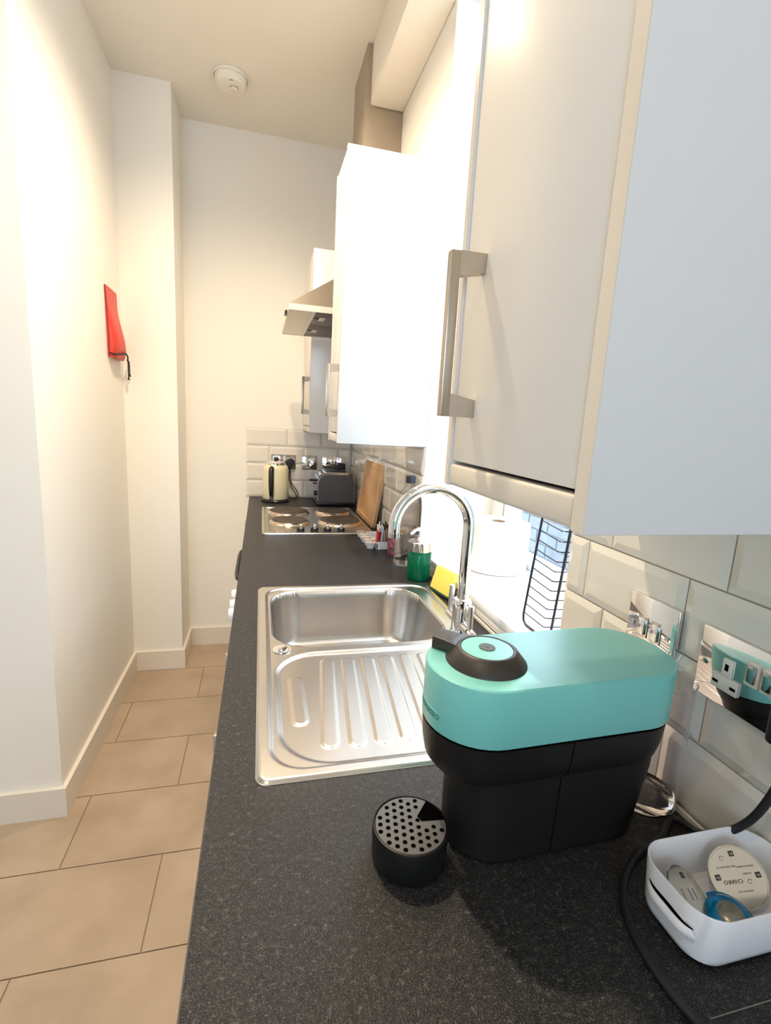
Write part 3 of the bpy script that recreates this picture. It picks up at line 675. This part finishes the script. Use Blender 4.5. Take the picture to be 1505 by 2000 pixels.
# local frame: u along y (near -> far), v up the board
bo = Vector((0.546, 2.095, ZW+0.001)); vdir = Vector((0.040, 0.0, 0.279)).normalized(); udir = Vector((0, 1, 0)); nd = vdir.cross(udir).normalized()
if nd.x > 0: nd = -nd
X = frame(bo, udir, vdir, nd)
prism('board', rrect(0.0, 0.375, 0.0, 0.282, 0.010, 3), -0.018, 0.0, 'wood', cbd, 0.002, xf=X)
bm = bmesh.new(); addtube(bm, [(p[0], p[1], 0.0) for p in rrect(0.025, 0.350, 0.022, 0.260, 0.01, 3)], 0.0028, 6, True)
frombm('juice_groove', bm, 'wood_pale', cbd, xf=X, auto=50)
prism('end_batten', rrect(0.352, 0.374, 0.002, 0.280, 0.004, 2), 0.0002, 0.0012, 'wood_pale', cbd, xf=X)

# ------------------------------------------------------------------ condiment tray, pods, sachets
tr = thing('condiment_tray', 'white divided tray of milk pods and sachets beside the hob', 'tray', (0.525, 1.84, ZW))
bm = bmesh.new()
tx_0, tx_1, ty_0, ty_1 = 0.486, 0.566, 1.735, 1.945
for b_ in ((tx_0, tx_1, ty_0, ty_1, ZW+0.001, ZW+0.004), (tx_0, tx_0+0.003, ty_0, ty_1, ZW+0.004, ZW+0.022), (tx_1-0.003, tx_1, ty_0, ty_1, ZW+0.004, ZW+0.022), (tx_0, tx_1, ty_0, ty_0+0.003, ZW+0.004, ZW+0.030), (tx_0, tx_1, ty_1-0.003, ty_1, ZW+0.004, ZW+0.022), (tx_0+0.003, tx_1-0.003, 1.805, 1.808, ZW+0.004, ZW+0.022)): addbox(bm, *b_)
frombm('tray_body', bm, 'white_plastic', tr)
ords = ['nearest', 'second', 'third', 'fourth', 'farthest']
pod0 = None
for i in range(5):
    y = 1.758+i*0.046
    if pod0 is None:
        pod0 = thing('milk_pod', 'x', 'milk pod', (0.466, y, ZW+0.001), 'milk pods beside the condiment tray')
        lathe('cup', [(0, 0), (0.013, 0), (0.0175, 0.020), (0.0205, 0.021)], 'pod_white', pod0, (0.466, y, ZW+0.001), 20)
        lathe('foil_lid', [(0.0208, 0.0205), (0.0208, 0.0222), (0.0, 0.0222)], 'pod_lid', pod0, (0.466, y, ZW+0.001), 20)
        p = pod0
    else: p = copy_tree(pod0, (0.002*(i % 2), i*0.046, 0))
    p['label'] = 'small white milk pod, %s from the sink in the row left of the tray' % ords[i] if i not in (0, 4) else 'small white milk pod at the %s end of the row left of the tray' % ('sink' if i == 0 else 'hob')
cols = [('red_print', 'red and white sugar sachet'), ('pod_white', 'plain white sachet'), ('beige_print', 'beige coffee sachet with dark top in the tray'), ('print_dark', 'black topped sachet in the tray'), ('orange_print', 'orange sachet in the tray'), ('yellow_print', 'yellow teabag sachet at the back of the condiment tray')]
seq = [(0, 0.494, 1.770), (0, 0.499, 1.782), (1, 0.506, 1.768), (2, 0.512, 1.780), (2, 0.518, 1.768), (3, 0.524, 1.782), (3, 0.529, 1.792), (4, 0.535, 1.775), (4, 0.541, 1.770), (4, 0.547, 1.785), (5, 0.540, 1.825), (1, 0.508, 1.83)]
cnt = {}
place = {0: ['at the hob-side left of the tray', 'just behind the leftmost red sachet'], 1: ['beside the red ones in the tray', 'alone at the back of the tray'], 2: ['left of the pair of brown ones', 'right of the pair of brown ones'], 3: ['left of the two black tops', 'right of the two black tops'], 4: ['leftmost of the three orange ones', 'middle of the three orange ones', 'rightmost of the three orange ones'], 5: ['']}
for ci, x, y in seq:
    m_, lb = cols[ci]; cnt[ci] = cnt.get(ci, 0)+1
    lean = random.uniform(-0.15, 0.15); hh = 0.088+random.uniform(-0.006, 0.008)
    Xf = Matrix.Translation((x, y, ZW+0.0055)) @ Matrix.Rotation(lean*0.35, 4, 'Y') @ Matrix.Rotation(0.25+lean, 4, 'X')
    lb = lb+(', '+place[ci][cnt[ci]-1] if place[ci][cnt[ci]-1] else '')
    t = thing('sachet', lb, 'sachet', (x, y, ZW+0.005), 'sachets in the condiment tray')
    c0 = {0: 'pod_white', 3: 'beige_print', 4: 'print_dark'}.get(ci, m_)
    box('packet', -0.0022, 0.0022, -0.016, 0.016, 0, hh*0.8, m_ if ci != 3 else 'beige_print', t, 0.0008, 1, Xf)
    box('crimped_top', -0.0015, 0.0015, -0.016, 0.016, hh*0.8, hh, {0: 'pod_white', 3: 'print_dark', 2: 'print_dark', 4: 'print_dark'}.get(ci, m_), t, 0.0, 1, Xf)

# ------------------------------------------------------------------ jar, bottle, soap, sponge
jr = thing('jar', 'small glass jar with wooden lid and red contents behind the bottle', 'jar', (0.545, 1.665, ZW))
lathe('glass_body', [(0, 0), (0.030, 0), (0.032, 0.005), (0.032, 0.075), (0.028, 0.082)], 'jar_contents', jr, (0.541, 1.665, ZW+0.001))
lathe('lid', [(0.030, 0.082), (0.031, 0.083), (0.031, 0.098), (0, 0.099)], 'wood_pale', jr, (0.541, 1.665, ZW+0.001))
bt = thing('plastic_bottle', 'tall clear ridged plastic bottle with dark cap behind the tap', 'bottle', (0.548, 1.56, ZW))
bx_, by_ = 0.547, 1.556
rings = []
for z, r_ in ((0.0, 0.038), (0.004, 0.043), (0.02, 0.044), (0.10, 0.044), (0.105, 0.042), (0.112, 0.042), (0.118, 0.044), (0.20, 0.044), (0.225, 0.040), (0.25, 0.030), (0.268, 0.016), (0.275, 0.0135), (0.290, 0.0135)):
    n_ = 36; rings.append([(bx_+(r_*(1+0.03*math.cos(8*2*PI*i/n_) * (1 if 0.01 < z < 0.22 else 0)))*math.cos(2*PI*i/n_), by_+r_*(1+0.03*math.cos(8*2*PI*i/n_)*(1 if 0.01 < z < 0.22 else 0))*math.sin(2*PI*i/n_), ZW+0.001+z) for i in range(n_)])
loft('bottle_body', rings, 'clear_plastic', bt, True, False)
lathe('cap', [(0.0165, 0.278), (0.0175, 0.279), (0.0175, 0.300), (0.015, 0.302), (0, 0.302)], 'wire_dark', bt, (bx_, by_, ZW+0.001))
lathe('drink', [(0, 0.004), (0.038, 0.004), (0.0385, 0.10), (0.0, 0.10)], 'clear', bt, (bx_, by_, ZW+0.001))
sp = thing('soap_dispenser', 'green liquid soap in a clear pump dispenser by the sink', 'soap dispenser', (0.539, 1.39, ZW))
sx, sy = 0.539, 1.392
lathe('soap_bottle', [(0, 0), (0.034, 0), (0.0365, 0.004), (0.0365, 0.090), (0.034, 0.093)], 'green_soap', sp, (sx, sy, ZW+0.001))
lathe('chrome_collar', [(0.0375, 0.091), (0.0378, 0.118), (0.034, 0.121), (0.0, 0.122)], 'chrome', sp, (sx, sy, ZW+0.001))
pm = lathe('pump', [(0.009, 0.121), (0.009, 0.130), (0.006, 0.132), (0.006, 0.150), (0.012, 0.151), (0.012, 0.160), (0, 0.161)], 'white_plastic', sp, (sx, sy, ZW+0.001), 20)
tube('nozzle', [(sx, sy, ZW+0.157), (sx-0.02, sy-0.01, ZW+0.157), (sx-0.038, sy-0.018, ZW+0.146)], 0.0042, 'white_plastic', pm, 10, smooth_n=4)
sg = thing('sponge', 'yellow sponge with dark green scourer leaning by the window sill', 'sponge', (0.57, 1.25, ZW))
Xs = Matrix.Translation((0.560, 1.245, ZW+0.003)) @ Matrix.Rotation(0.20, 4, 'Z') @ Matrix.Rotation(0.30, 4, 'Y')
box('sponge_body', -0.010, 0.010, -0.047, 0.050, 0.004, 0.072, 'yellow_sponge', sg, 0.003, 2, Xs)
box('scourer', -0.010, 0.010, -0.047, 0.050, -0.002, 0.0045, 'green_scourer', sg, 0.001, 1, Xs)

# ------------------------------------------------------------------ kitchen roll and wire rack on the sill
rx, ry = 0.778, 1.338; rr_ = 0.0975 if False else 0.080
rl = thing('paper_roll', 'large white paper roll standing on the window sill', 'paper roll', (0.76, 1.33, SILL))
rx, ry, rr_ = 0.7600, 1.325, 0.0955
lathe('paper', [(0.022, 0.001), (rr_-0.004, 0.001), (rr_, 0.004), (rr_, 0.143), (rr_-0.004, 0.147), (0.022, 0.147)], 'paper', rl, (rx, ry, SILL), 56)
lathe('cardboard_core', [(0.022, 0.001), (0.022, 0.1465), (0.0205, 0.1465), (0.0205, 0.002), (0.022, 0.001)], 'cardboard', rl, (rx, ry, SILL), 32)
tube('loose_sheet_edge', [(rx-0.02, ry-rr_-0.0005, SILL+0.003), (rx-0.02, ry-rr_+0.002, SILL+0.143)], 0.0007, 'paper', rl, 6)
rk = thing('wire_rack', 'black wire dish rack standing on the window sill', 'rack', (0.66, 0.86, SILL))
def wire(nm, P, r): return tube(nm, P, r, 'wire_dark', rk, 8)
def rk_pts(z):
    q = (z-0.99)/0.213
    return (0.626, 0.914-0.029*q, z), (0.624-0.017*q, 0.834-0.050*q, z), (0.629-0.017*q, 0.8305-0.050*q, z), (0.640-0.019*q, 0.829-0.048*q, z), (0.74-0.019*q, 0.822-0.048*q, z)
a0, a1 = rk_pts(1.30), rk_pts(0.985)
lo_ = rk_pts(0.9655)
wire('upright', [a0[0], a1[0], (0.626, 0.912, 0.972), (0.626, 0.902, 0.9655), lo_[1], (lo_[3][0]+0.004, lo_[3][1], 0.9655), lo_[4]], 0.0026)
for kk in (3, 4):
    p_, q_ = Vector(a0[kk]), Vector(lo_[kk]); off_ = Vector((-0.0008, -0.0026, 0))
    wire('upright', [p_+off_, q_+off_], 0.0028)
for i in range(15):
    P_ = rk_pts(0.990+i*0.0213)
    wire('rung', [P_[0], P_[1], P_[2], P_[4]], 0.0013)

# ------------------------------------------------------------------ coffee machine
cm = thing('coffee_machine', 'turquoise and black capsule coffee machine on the worktop by the sink', 'coffee machine', (0.385, 0.463, ZW))
ang = math.radians(1.5); cx0, cy0 = 0.3035, 0.4622
XM = Matrix.Translation((cx0, cy0, 0)) @ Matrix.Rotation(ang, 4, 'Z')
def stad(L, r, rb, n=20, x0=0.0):
    """front semicircle radius r centred at x0, back end at L with corner radius rb"""
    pts = []
    for i in range(n+1):
        a = PI/2+PI*i/n; pts.append((x0+r*math.cos(a), r*math.sin(a)))
    for i in range(n//2+1):
        a = -PI/2+PI/2*i/(n//2); pts.append((L-rb+rb*math.cos(a), -(r-rb)+rb*math.sin(a)))
    for i in range(n//2+1):
        a = PI/2*i/(n//2); pts.append((L-rb+rb*math.cos(a), (r-rb)+rb*math.sin(a)))
    return pts
def mloft(name, specs, m, par, **k):
    return loft(name, [[(p[0], p[1], z) for p in stad(L, r, rb, x0=x0)] for (L, r, rb, x0, z) in specs], m, par, xf=XM, **k)
Z0c, Z1c = 1.0655, 1.1300
mloft('top_cover', [(0.2375, 0.0650, 0.058, 0, Z0c), (0.2375, 0.0655, 0.058, 0, Z0c+0.001), (0.2375, 0.0655, 0.058, 0, Z1c-0.0035), (0.2370, 0.0650, 0.058, 0, Z1c-0.0012), (0.2350, 0.0630, 0.056, 0, Z1c)], 'teal', cm, auto=30)
mloft('gasket', [(0.2345, 0.0625, 0.055, 0, Z0c-0.003), (0.2345, 0.0625, 0.055, 0, Z0c)], 'void_black', cm)
mloft('neck', [(0.150, 0.040, 0.03, -0.000, 1.014), (0.226, 0.054, 0.05, 0.0, 1.014), (0.228, 0.060, 0.052, 0, 1.022), (0.232, 0.0628, 0.055, 0, 1.036), (0.235, 0.0648, 0.057, 0, Z0c-0.003)], 'machine_black', cm, auto=28)
mloft('body', [(0.206, 0.049, 0.036, 0.020, ZW+0.001), (0.208, 0.051, 0.038, 0.020, ZW+0.004), (0.224, 0.054, 0.042, 0.021, 1.000), (0.226, 0.054, 0.044, 0.021, 1.016)], 'machine_black', cm, auto=30)
def line_box(nm, x0, x1, y0, y1, z0, z1, m_, par, bev=0): return box(nm, x0, x1, y0, y1, z0, z1, m_, par, bev, 1, XM)
tube('panel_seam', [XM @ Vector((0.080, -r_, z_)) for r_, z_ in ((0.0649, 1.0622), (0.0629, 1.036), (0.0601, 1.022), (0.0541, 1.0142))], 0.0005, 'void_black', cm, 6)
tube('panel_seam', [XM @ Vector((0.0775, -r_, z_)) for r_, z_ in ((0.0541, 1.013), (0.0541, 1.000), (0.0512, ZW+0.005))], 0.0005, 'void_black', cm, 6)
bm = bmesh.new()
# outlet lip under the front of the neck
mloft('outlet_lip', [(0.06, 0.030, 0.02, -0.012, 1.004), (0.06, 0.036, 0.02, -0.010, 1.014)], 'machine_black', cm)
# lock ring (dial) on top
dx, dy = 0.0015, 0.0005
dl = lathe('lock_ring', [(0.0452, Z1c), (0.0448, Z1c+0.0015), (0.0335, Z1c+0.0145), (0.0315, Z1c+0.0155), (0.0295, Z1c+0.0155), (0.029, Z1c+0.0145)], 'dial_black', cm, (0.3052, 0.4627, 0), 56)
dsc = lathe('lid_disc', [(0.0290, Z1c+0.0140), (0.0285, Z1c+0.0150), (0.0, Z1c+0.0156)], 'teal', cm, (0.3052, 0.4627, 0), 48)
lathe('brew_button', [(0.0092, Z1c+0.0150), (0.0090, Z1c+0.0163), (0.0, Z1c+0.0160)], 'button_grey', dsc, (0.3052, 0.4627, 0), 28)
lathe('button_mark', [(0.0030, Z1c+0.0161), (0.0018, Z1c+0.0165), (0.0, Z1c+0.0163)], 'dial_black', dsc, (0.3052, 0.4627, 0), 12)
# locking lever tab, pointing to the far left of the ring
Xt = Matrix.Translation((0.3052, 0.4627, 0)) @ Matrix.Rotation(math.radians(131), 4, 'Z')
tab = [(0.030, -0.019), (0.046, -0.015), (0.062, -0.0145), (0.066, -0.004), (0.0655, 0.006), (0.062, 0.0135), (0.046, 0.0135), (0.030, 0.017)]
prism('locking_lever', tab, Z1c+0.0003, Z1c+0.0145, 'dial_black', cm, 0.0012, xf=Xt)
# raised brand lettering round the front of the cover
me = text_mesh('NESPRESSO', 0.0086, 0.0004)
Rc = 0.0656
for v in me.vertices:
    a = math.radians(180+1.0) + (v.co.x*1.12)/Rc
    rad = Rc+v.co.z
    z = 1.0815+v.co.y
    v.co = XM @ Vector((rad*math.cos(a), rad*math.sin(a), z))
link('brand_lettering', me, 'teal_text', cm)
lp = []
for i in range(21):
    a = math.radians(180+1.0)+(-0.0285+0.057*i/20)*1.12/Rc; lp.append(XM @ Vector((Rc*math.cos(a), Rc*math.sin(a), 1.0870)))
tube('lettering_line', lp, 0.00035, 'teal', cm, 6)
# water tank behind the machine
wtx, wty, wr_ = 0.5480, 0.463, 0.0410
tk = lathe('water_tank', [(wr_-0.006, 0.001), (wr_-0.001, 0.004), (wr_, 0.010), (wr_, 0.178), (wr_+0.0008, 0.180), (wr_-0.0005, 0.1815), (wr_-0.0018, 0.180), (wr_-0.0022, 0.012), (wr_-0.008, 0.006), (0, 0.010)], 'clear_plastic', cm, (wtx, wty, ZW+0.001), 44)
lathe('water', [(0, 0.0105), (wr_-0.0085, 0.007), (wr_-0.003, 0.013), (wr_-0.0029, 0.024), (0, 0.024)], 'water', tk, (wtx, wty, ZW+0.001), 44)

# ------------------------------------------------------------------ drip tray
dt = thing('drip_tray', 'round black drip tray with perforated grey grid in front of the coffee machine', 'drip tray', (0.2250, 0.4430, ZW))
dcx, dcy, dr = 0.2235, 0.4435, 0.0425
lathe('cup', [(0, 0.001), (dr-0.003, 0.001), (dr-0.001, 0.004), (dr, 0.038), (dr-0.0007, 0.0405), (dr-0.0022, 0.0410), (dr-0.003, 0.0385), (0, 0.0380)], 'drip_black', dt, (dcx, dcy, ZW), 56)
grid = lathe('grid', [(dr-0.0031, 0.0386), (dr-0.0035, 0.0402), (0, 0.0404)], 'drip_grey', dt, (dcx, dcy, ZW), 48)
hl = [(0, 0)]
bm = bmesh.new()
k = 0
notch_dir = math.radians(22)
for i in range(-7, 8):
    for j in range(-8, 9):
        s = 0.0098; x = (i+0.5*(j % 2))*s; y = j*s*0.83
        ca, sa = math.cos(0.35), math.sin(0.35); X_, Y_ = x*ca-y*sa, x*sa+y*ca
        rad = math.hypot(X_, Y_)
        if rad > dr-0.0066: continue
        an = (math.atan2(Y_, X_)-notch_dir+PI) % (2*PI)-PI
        if X_*math.cos(notch_dir)+Y_*math.sin(notch_dir) > 0.012 and abs(an) < 0.62: continue
        vs_ = [bm.verts.new((dcx+X_+0.0026*math.cos(2*PI*q/12), dcy+Y_+0.0026*math.sin(2*PI*q/12), ZW+0.04055)) for q in range(12)]
        bm.faces.new(vs_)
ho = frombm('drain_holes', bm, 'void_black', grid); ho['kind'] = 'stuff'
bm = bmesh.new()
pp = [(0.013, 0.0), (0.0125, 0.004)] + [((dr-0.0032)*math.cos(a), (dr-0.0032)*math.sin(a)) for a in (0.42, 0.28, 0.14, 0, -0.14, -0.28, -0.42)] + [(0.0125, -0.004)]
vv = [bm.verts.new((dcx+p[0]*math.cos(notch_dir)-p[1]*math.sin(notch_dir), dcy+p[0]*math.sin(notch_dir)+p[1]*math.cos(notch_dir), ZW+0.0407)) for p in pp]
bm.faces.new(vv); frombm('cup_notch', bm, 'void_black', grid)

# ------------------------------------------------------------------ capsule box
cbx = thing('capsule_box', 'white plastic storage box with cut-out handle holding coffee capsules', 'box', (0.515, 0.31, ZW))
bx0, bx1, by0, by1 = 0.4385, 0.5860, 0.2665, 0.3560
zb, zt = ZW+0.0045, 0.9700
def rb(d, z, r): return [(p[0], p[1], z) for p in rrect(bx0+d, bx1-d, by0+d, by1-d, r, 8)]
loft('box_shell', [rb(0.008, zb, 0.024), rb(0.0055, zb+0.002, 0.025), rb(0.004, zb+0.008, 0.026), rb(0.0, zt-0.0008, 0.030), rb(0.0004, zt, 0.030), rb(0.0013, zt, 0.029), rb(0.0017, zt-0.0008, 0.0285), rb(0.0057, zb+0.008, 0.025), rb(0.010, zb+0.004, 0.022)], 'white_plastic', cbx, auto=40)
# protruding scoop handle on the left end
bm = bmesh.new(); N_ = 18; yc, hl_ = 0.3080, 0.030; rowsh = []
for (out, zz, inset) in ((0.0005, 0.951, 0.0), (0.0062, 0.9485, 0.001), (0.0085, 0.9445, 0.002), (0.0078, 0.941, 0.0025), (0.0045, 0.9375, 0.003), (-0.0005, 0.934, 0.0)):
    r_ = []
    for i in range(N_+1):
        t_ = -1+2*i/N_; s_ = (1-abs(t_)**4)
        r_.append(bm.verts.new((bx0+0.0016-out*s_+(0.970-zz)*0.045, yc+(hl_-inset)*t_, 0.9425+(zz-0.9425)*(1-abs(t_)**6*0.7))))
    rowsh.append(r_)
for a, b_ in zip(rowsh, rowsh[1:]):
    for i in range(N_): bm.faces.new((a[i], a[i+1], b_[i+1], b_[i]))
hn = frombm('handle_scoop', bm, 'white_plastic', cbx, auto=50)
bm = bmesh.new(); r_ = []
sl_ = []
for i in range(N_+1):
    t_ = -1+2*i/N_; sl_.append((bx0+0.0016+0.0004-0.0052*(1-abs(t_)**4)+0.0008, yc+0.026*t_, 0.9503-0.0005))
lo_ = [(p[0]+0.0030*(1-abs(-1+2*i/N_)**2), p[1], p[2]+0.0015) for i, p in enumerate(sl_)]
va = [bm.verts.new(p) for p in sl_]; vb = [bm.verts.new(p) for p in lo_]
for i in range(N_): bm.faces.new((va[i], va[i+1], vb[i+1], vb[i]))
frombm('finger_slot', bm, 'void_black', cbx)
def capsule(label, c, nrm, updir, R, mfoil, words):
    nrm = Vector(nrm).normalized(); updir = Vector(updir); xx = updir.cross(nrm).normalized(); yy = nrm.cross(xx).normalized()
    t = thing('coffee_capsule', label, 'coffee capsule', c)
    X = frame(c, xx, yy, nrm)
    lathe('capsule_cup', [(0, -0.016), (R*0.45, -0.015), (R*0.78, -0.008), (R*0.86, -0.001), (R, -0.0008), (R, 0.0)], 'pod_grey', t, (0, 0, 0), 44, xf=X)
    fo = lathe('foil_lid', [(R, 0.0), (R*0.985, 0.0006), (R*0.95, 0.0006), (R*0.94, 0.0003), (0, 0.0003)], mfoil, t, (0, 0, 0), 44, xf=X)
    for s_, sz, px, py, mm, rot in words:
        Xt_ = X @ Matrix.Translation((px, py, 0.0006)) @ Matrix.Rotation(rot, 4, 'Z')
        if s_ == '#':
            box('logo_square', -sz/2, sz/2, -sz/2, sz/2, -0.0001, 0.00015, 'print_dark', fo, 0, 1, Xt_)
            text('logo_letter', 'N', sz*0.8, 'foil', fo, Xt_ @ Matrix.Translation((0, 0, 0.0002)), 0.00005)
        elif s_ == 'o':
            bm = bmesh.new(); addtube(bm, [(sz*math.cos(a*0.9), sz*math.sin(a*0.9), 0) for a in [2*PI*q/14 for q in range(14)]], 0.00022, 5); frombm('capsule_mark', bm, 'print_grey', fo, xf=Xt_)
        else: text('lettering', s_, sz, mm, fo, Xt_, 0.00006)
    return t
Rk = 0.0275
words = [('CHIARO', 0.0050, -0.0065, -0.0035, 'print_dark', PI), ('#', 0.0048, 0.002, 0.0195, None, PI), ('#', 0.0048, -0.0195, -0.001+0.002, None, PI), ('#', 0.0048, 0.0195, 0.0, None, PI),
         ('o', 0.0018, -0.009, 0.0165, None, 0), ('o', 0.0018, 0.0095, -0.0045, None, 0), ('ESPRESSO ARABICA', 0.0020, 0.010, 0.008, 'print_grey', PI), ('MILD AND SMOOTH', 0.0020, -0.008, 0.009, 'print_grey', PI), ('DOUBLE', 0.0022, 0.0095, 0.002, 'print_grey', PI), ('CAPSULE RECYCLE', 0.0018, 0.002, -0.012, 'print_grey', PI)]
words = [(a, b_, c_, d_, e_, f_) for a, b_, c_, d_, e_, f_ in words]
capsule('round silver foil capsule lid reading CHIARO at the back of the white box', (0.5390, 0.3205, 0.9460), (-0.38, -0.62, 0.68), (0.0, 0.6, 0.7), Rk, 'foil_warm', words)
w2_ = [('#', 0.0048, 0.002, 0.017, None, PI/2), ('#', 0.0048, -0.004, -0.015, None, PI/2), ('COFFEE', 0.0028, 0.008, 0.002, 'print_grey', PI/2), ('ESPRESSO', 0.0024, 0.001, 0.001, 'print_grey', PI/2), ('CAPSULE', 0.0022, -0.010, 0.000, 'print_grey', PI/2), ('o', 0.0018, 0.012, -0.010, None, 0)]
capsule('round silver foil capsule lid leaning on the left end of the white box', (0.4735, 0.3150, 0.9440), (0.35, -0.42, 0.84), (0.0, 1.0, 0.1), 0.0260, 'foil', w2_)
t = thing('coffee_capsule', 'blue coffee capsule with grey centre in the white box', 'coffee capsule', (0.508, 0.2960, 0.935))
X = frame((0.5040, 0.2970, 0.9290), (0.97, 0.0, 0.22), (-0.05, 0.97, 0.22), Vector((0.97, 0, 0.22)).cross(Vector((-0.05, 0.97, 0.22))).normalized())
lathe('blue_shell', [(0.0255, -0.004), (0.0258, -0.0028), (0.0225, -0.001), (0.0205, 0.004), (0.0150, 0.009), (0.0120, 0.0100)], 'blue_pod', t, (0, 0, 0), 40, xf=X)
lathe('grey_dome', [(0.0120, 0.0100), (0.0110, 0.0112), (0.006, 0.0128), (0, 0.0132)], 'pod_grey', t, (0, 0, 0), 32, xf=X)

# ------------------------------------------------------------------ smoke alarm
sa = thing('smoke_alarm', 'round cream smoke alarm on the ceiling near the far wall', 'smoke alarm', (-0.080, 2.535, H))
F = Matrix.Diagonal((1, 1, -1, 1))
lathe('base_ring', [(0.0, 0.0005), (0.072, 0.0005), (0.074, 0.006), (0.070, 0.012)], 'ceiling_paint', sa, (-0.080, 2.535, H), 40, xf=F)
lathe('cover', [(0.068, 0.010), (0.066, 0.030), (0.058, 0.040), (0.030, 0.044), (0.0, 0.045)], 'ceiling_paint', sa, (-0.080, 2.535, H), 40, xf=F)
vn = lathe('sensor_housing', [(0.022, 0.042), (0.021, 0.050), (0.017, 0.056), (0.0, 0.058)], 'skirting', sa, (-0.066, 2.535, H), 24, xf=F)
for q in range(5):
    a = -2.4+q*0.42
    box('vent_slot', -0.066+0.0208*math.cos(a)-0.0016, -0.066+0.0208*math.cos(a)+0.0016, 2.535+0.0208*math.sin(a)-0.0016, 2.535+0.0208*math.sin(a)+0.0016, H-0.051, H-0.043, 'print_grey', vn)
box('test_button', -0.083, -0.068, 2.484, 2.488, H-0.0425, H-0.040, 'print_grey', sa)

# ------------------------------------------------------------------ fire blanket pouch on the left wall
fb = thing('fire_blanket', 'red fire blanket pouch with black drawstring hanging on the left wall', 'fire blanket', (XL, 2.51, 1.6))
# closed cross-sections along z : flattened tube, thin at top and bulging at the bottom
rings = []
for i in range(15):
    t_ = i/14; z = 1.885-0.290*t_; y0 = 2.415+0.012*t_; y1 = 2.600+0.015*t_
    bulge = 0.004+0.040*ss(0.05, 0.85, t_)-0.012*ss(0.86, 1.0, t_)
    n_ = 28; ring = []
    for k in range(n_):
        a = 2*PI*k/n_; yy = (y0+y1)/2+(y1-y0)/2*math.cos(a); out = bulge*max(0, math.sin(a))**0.7 if math.sin(a) > 0 else 0
        crease = 0.006*t_*math.exp(-((yy-2.49)/0.010)**2)
        ring.append((XL+0.0015+max(0.0, out-crease if out > crease else out*0.5), yy, z-(0.020*(yy-y0)/(y1-y0) if i == 0 else 0)*-1+(-0.020*(yy-2.43)/0.17*(1-t_))))
    rings.append(ring)
loft('pouch', rings, 'red_fabric', fb, auto=60)
tube('edge_binding', [(XL+0.003, 2.417, 1.885), (XL+0.006, 2.420, 1.80), (XL+0.008, 2.424, 1.70), (XL+0.008, 2.426, 1.60)], 0.0028, 'red_dark', fb, 8, smooth_n=4)
tube('drawstring', [(XL+0.008, 2.424, 1.612), (XL+0.030, 2.440, 1.608), (XL+0.042, 2.47, 1.612), (XL+0.047, 2.52, 1.622), (XL+0.043, 2.58, 1.612), (XL+0.034, 2.612, 1.598)], 0.0035, 'cord_black', fb, 8, smooth_n=5)
for dy_, zz in ((0.0, 1.520), (0.018, 1.536)):
    s_ = tube('drawstring_tail', [(XL+0.034, 2.608, 1.600), (XL+0.036, 2.612+dy_, 1.588+dy_*0.3), (XL+0.036, 2.612+dy_*1.3, 1.555), (XL+0.036, 2.612+dy_*1.3, zz)], 0.0026, 'cord_black', fb, 8, smooth_n=5)
    lathe('tassel', [(0, 0), (0.006, -0.001), (0.003, 0.012), (0, 0.013)], 'cord_black', s_, (XL+0.036, 2.612+dy_*1.3, zz-0.008), 10)
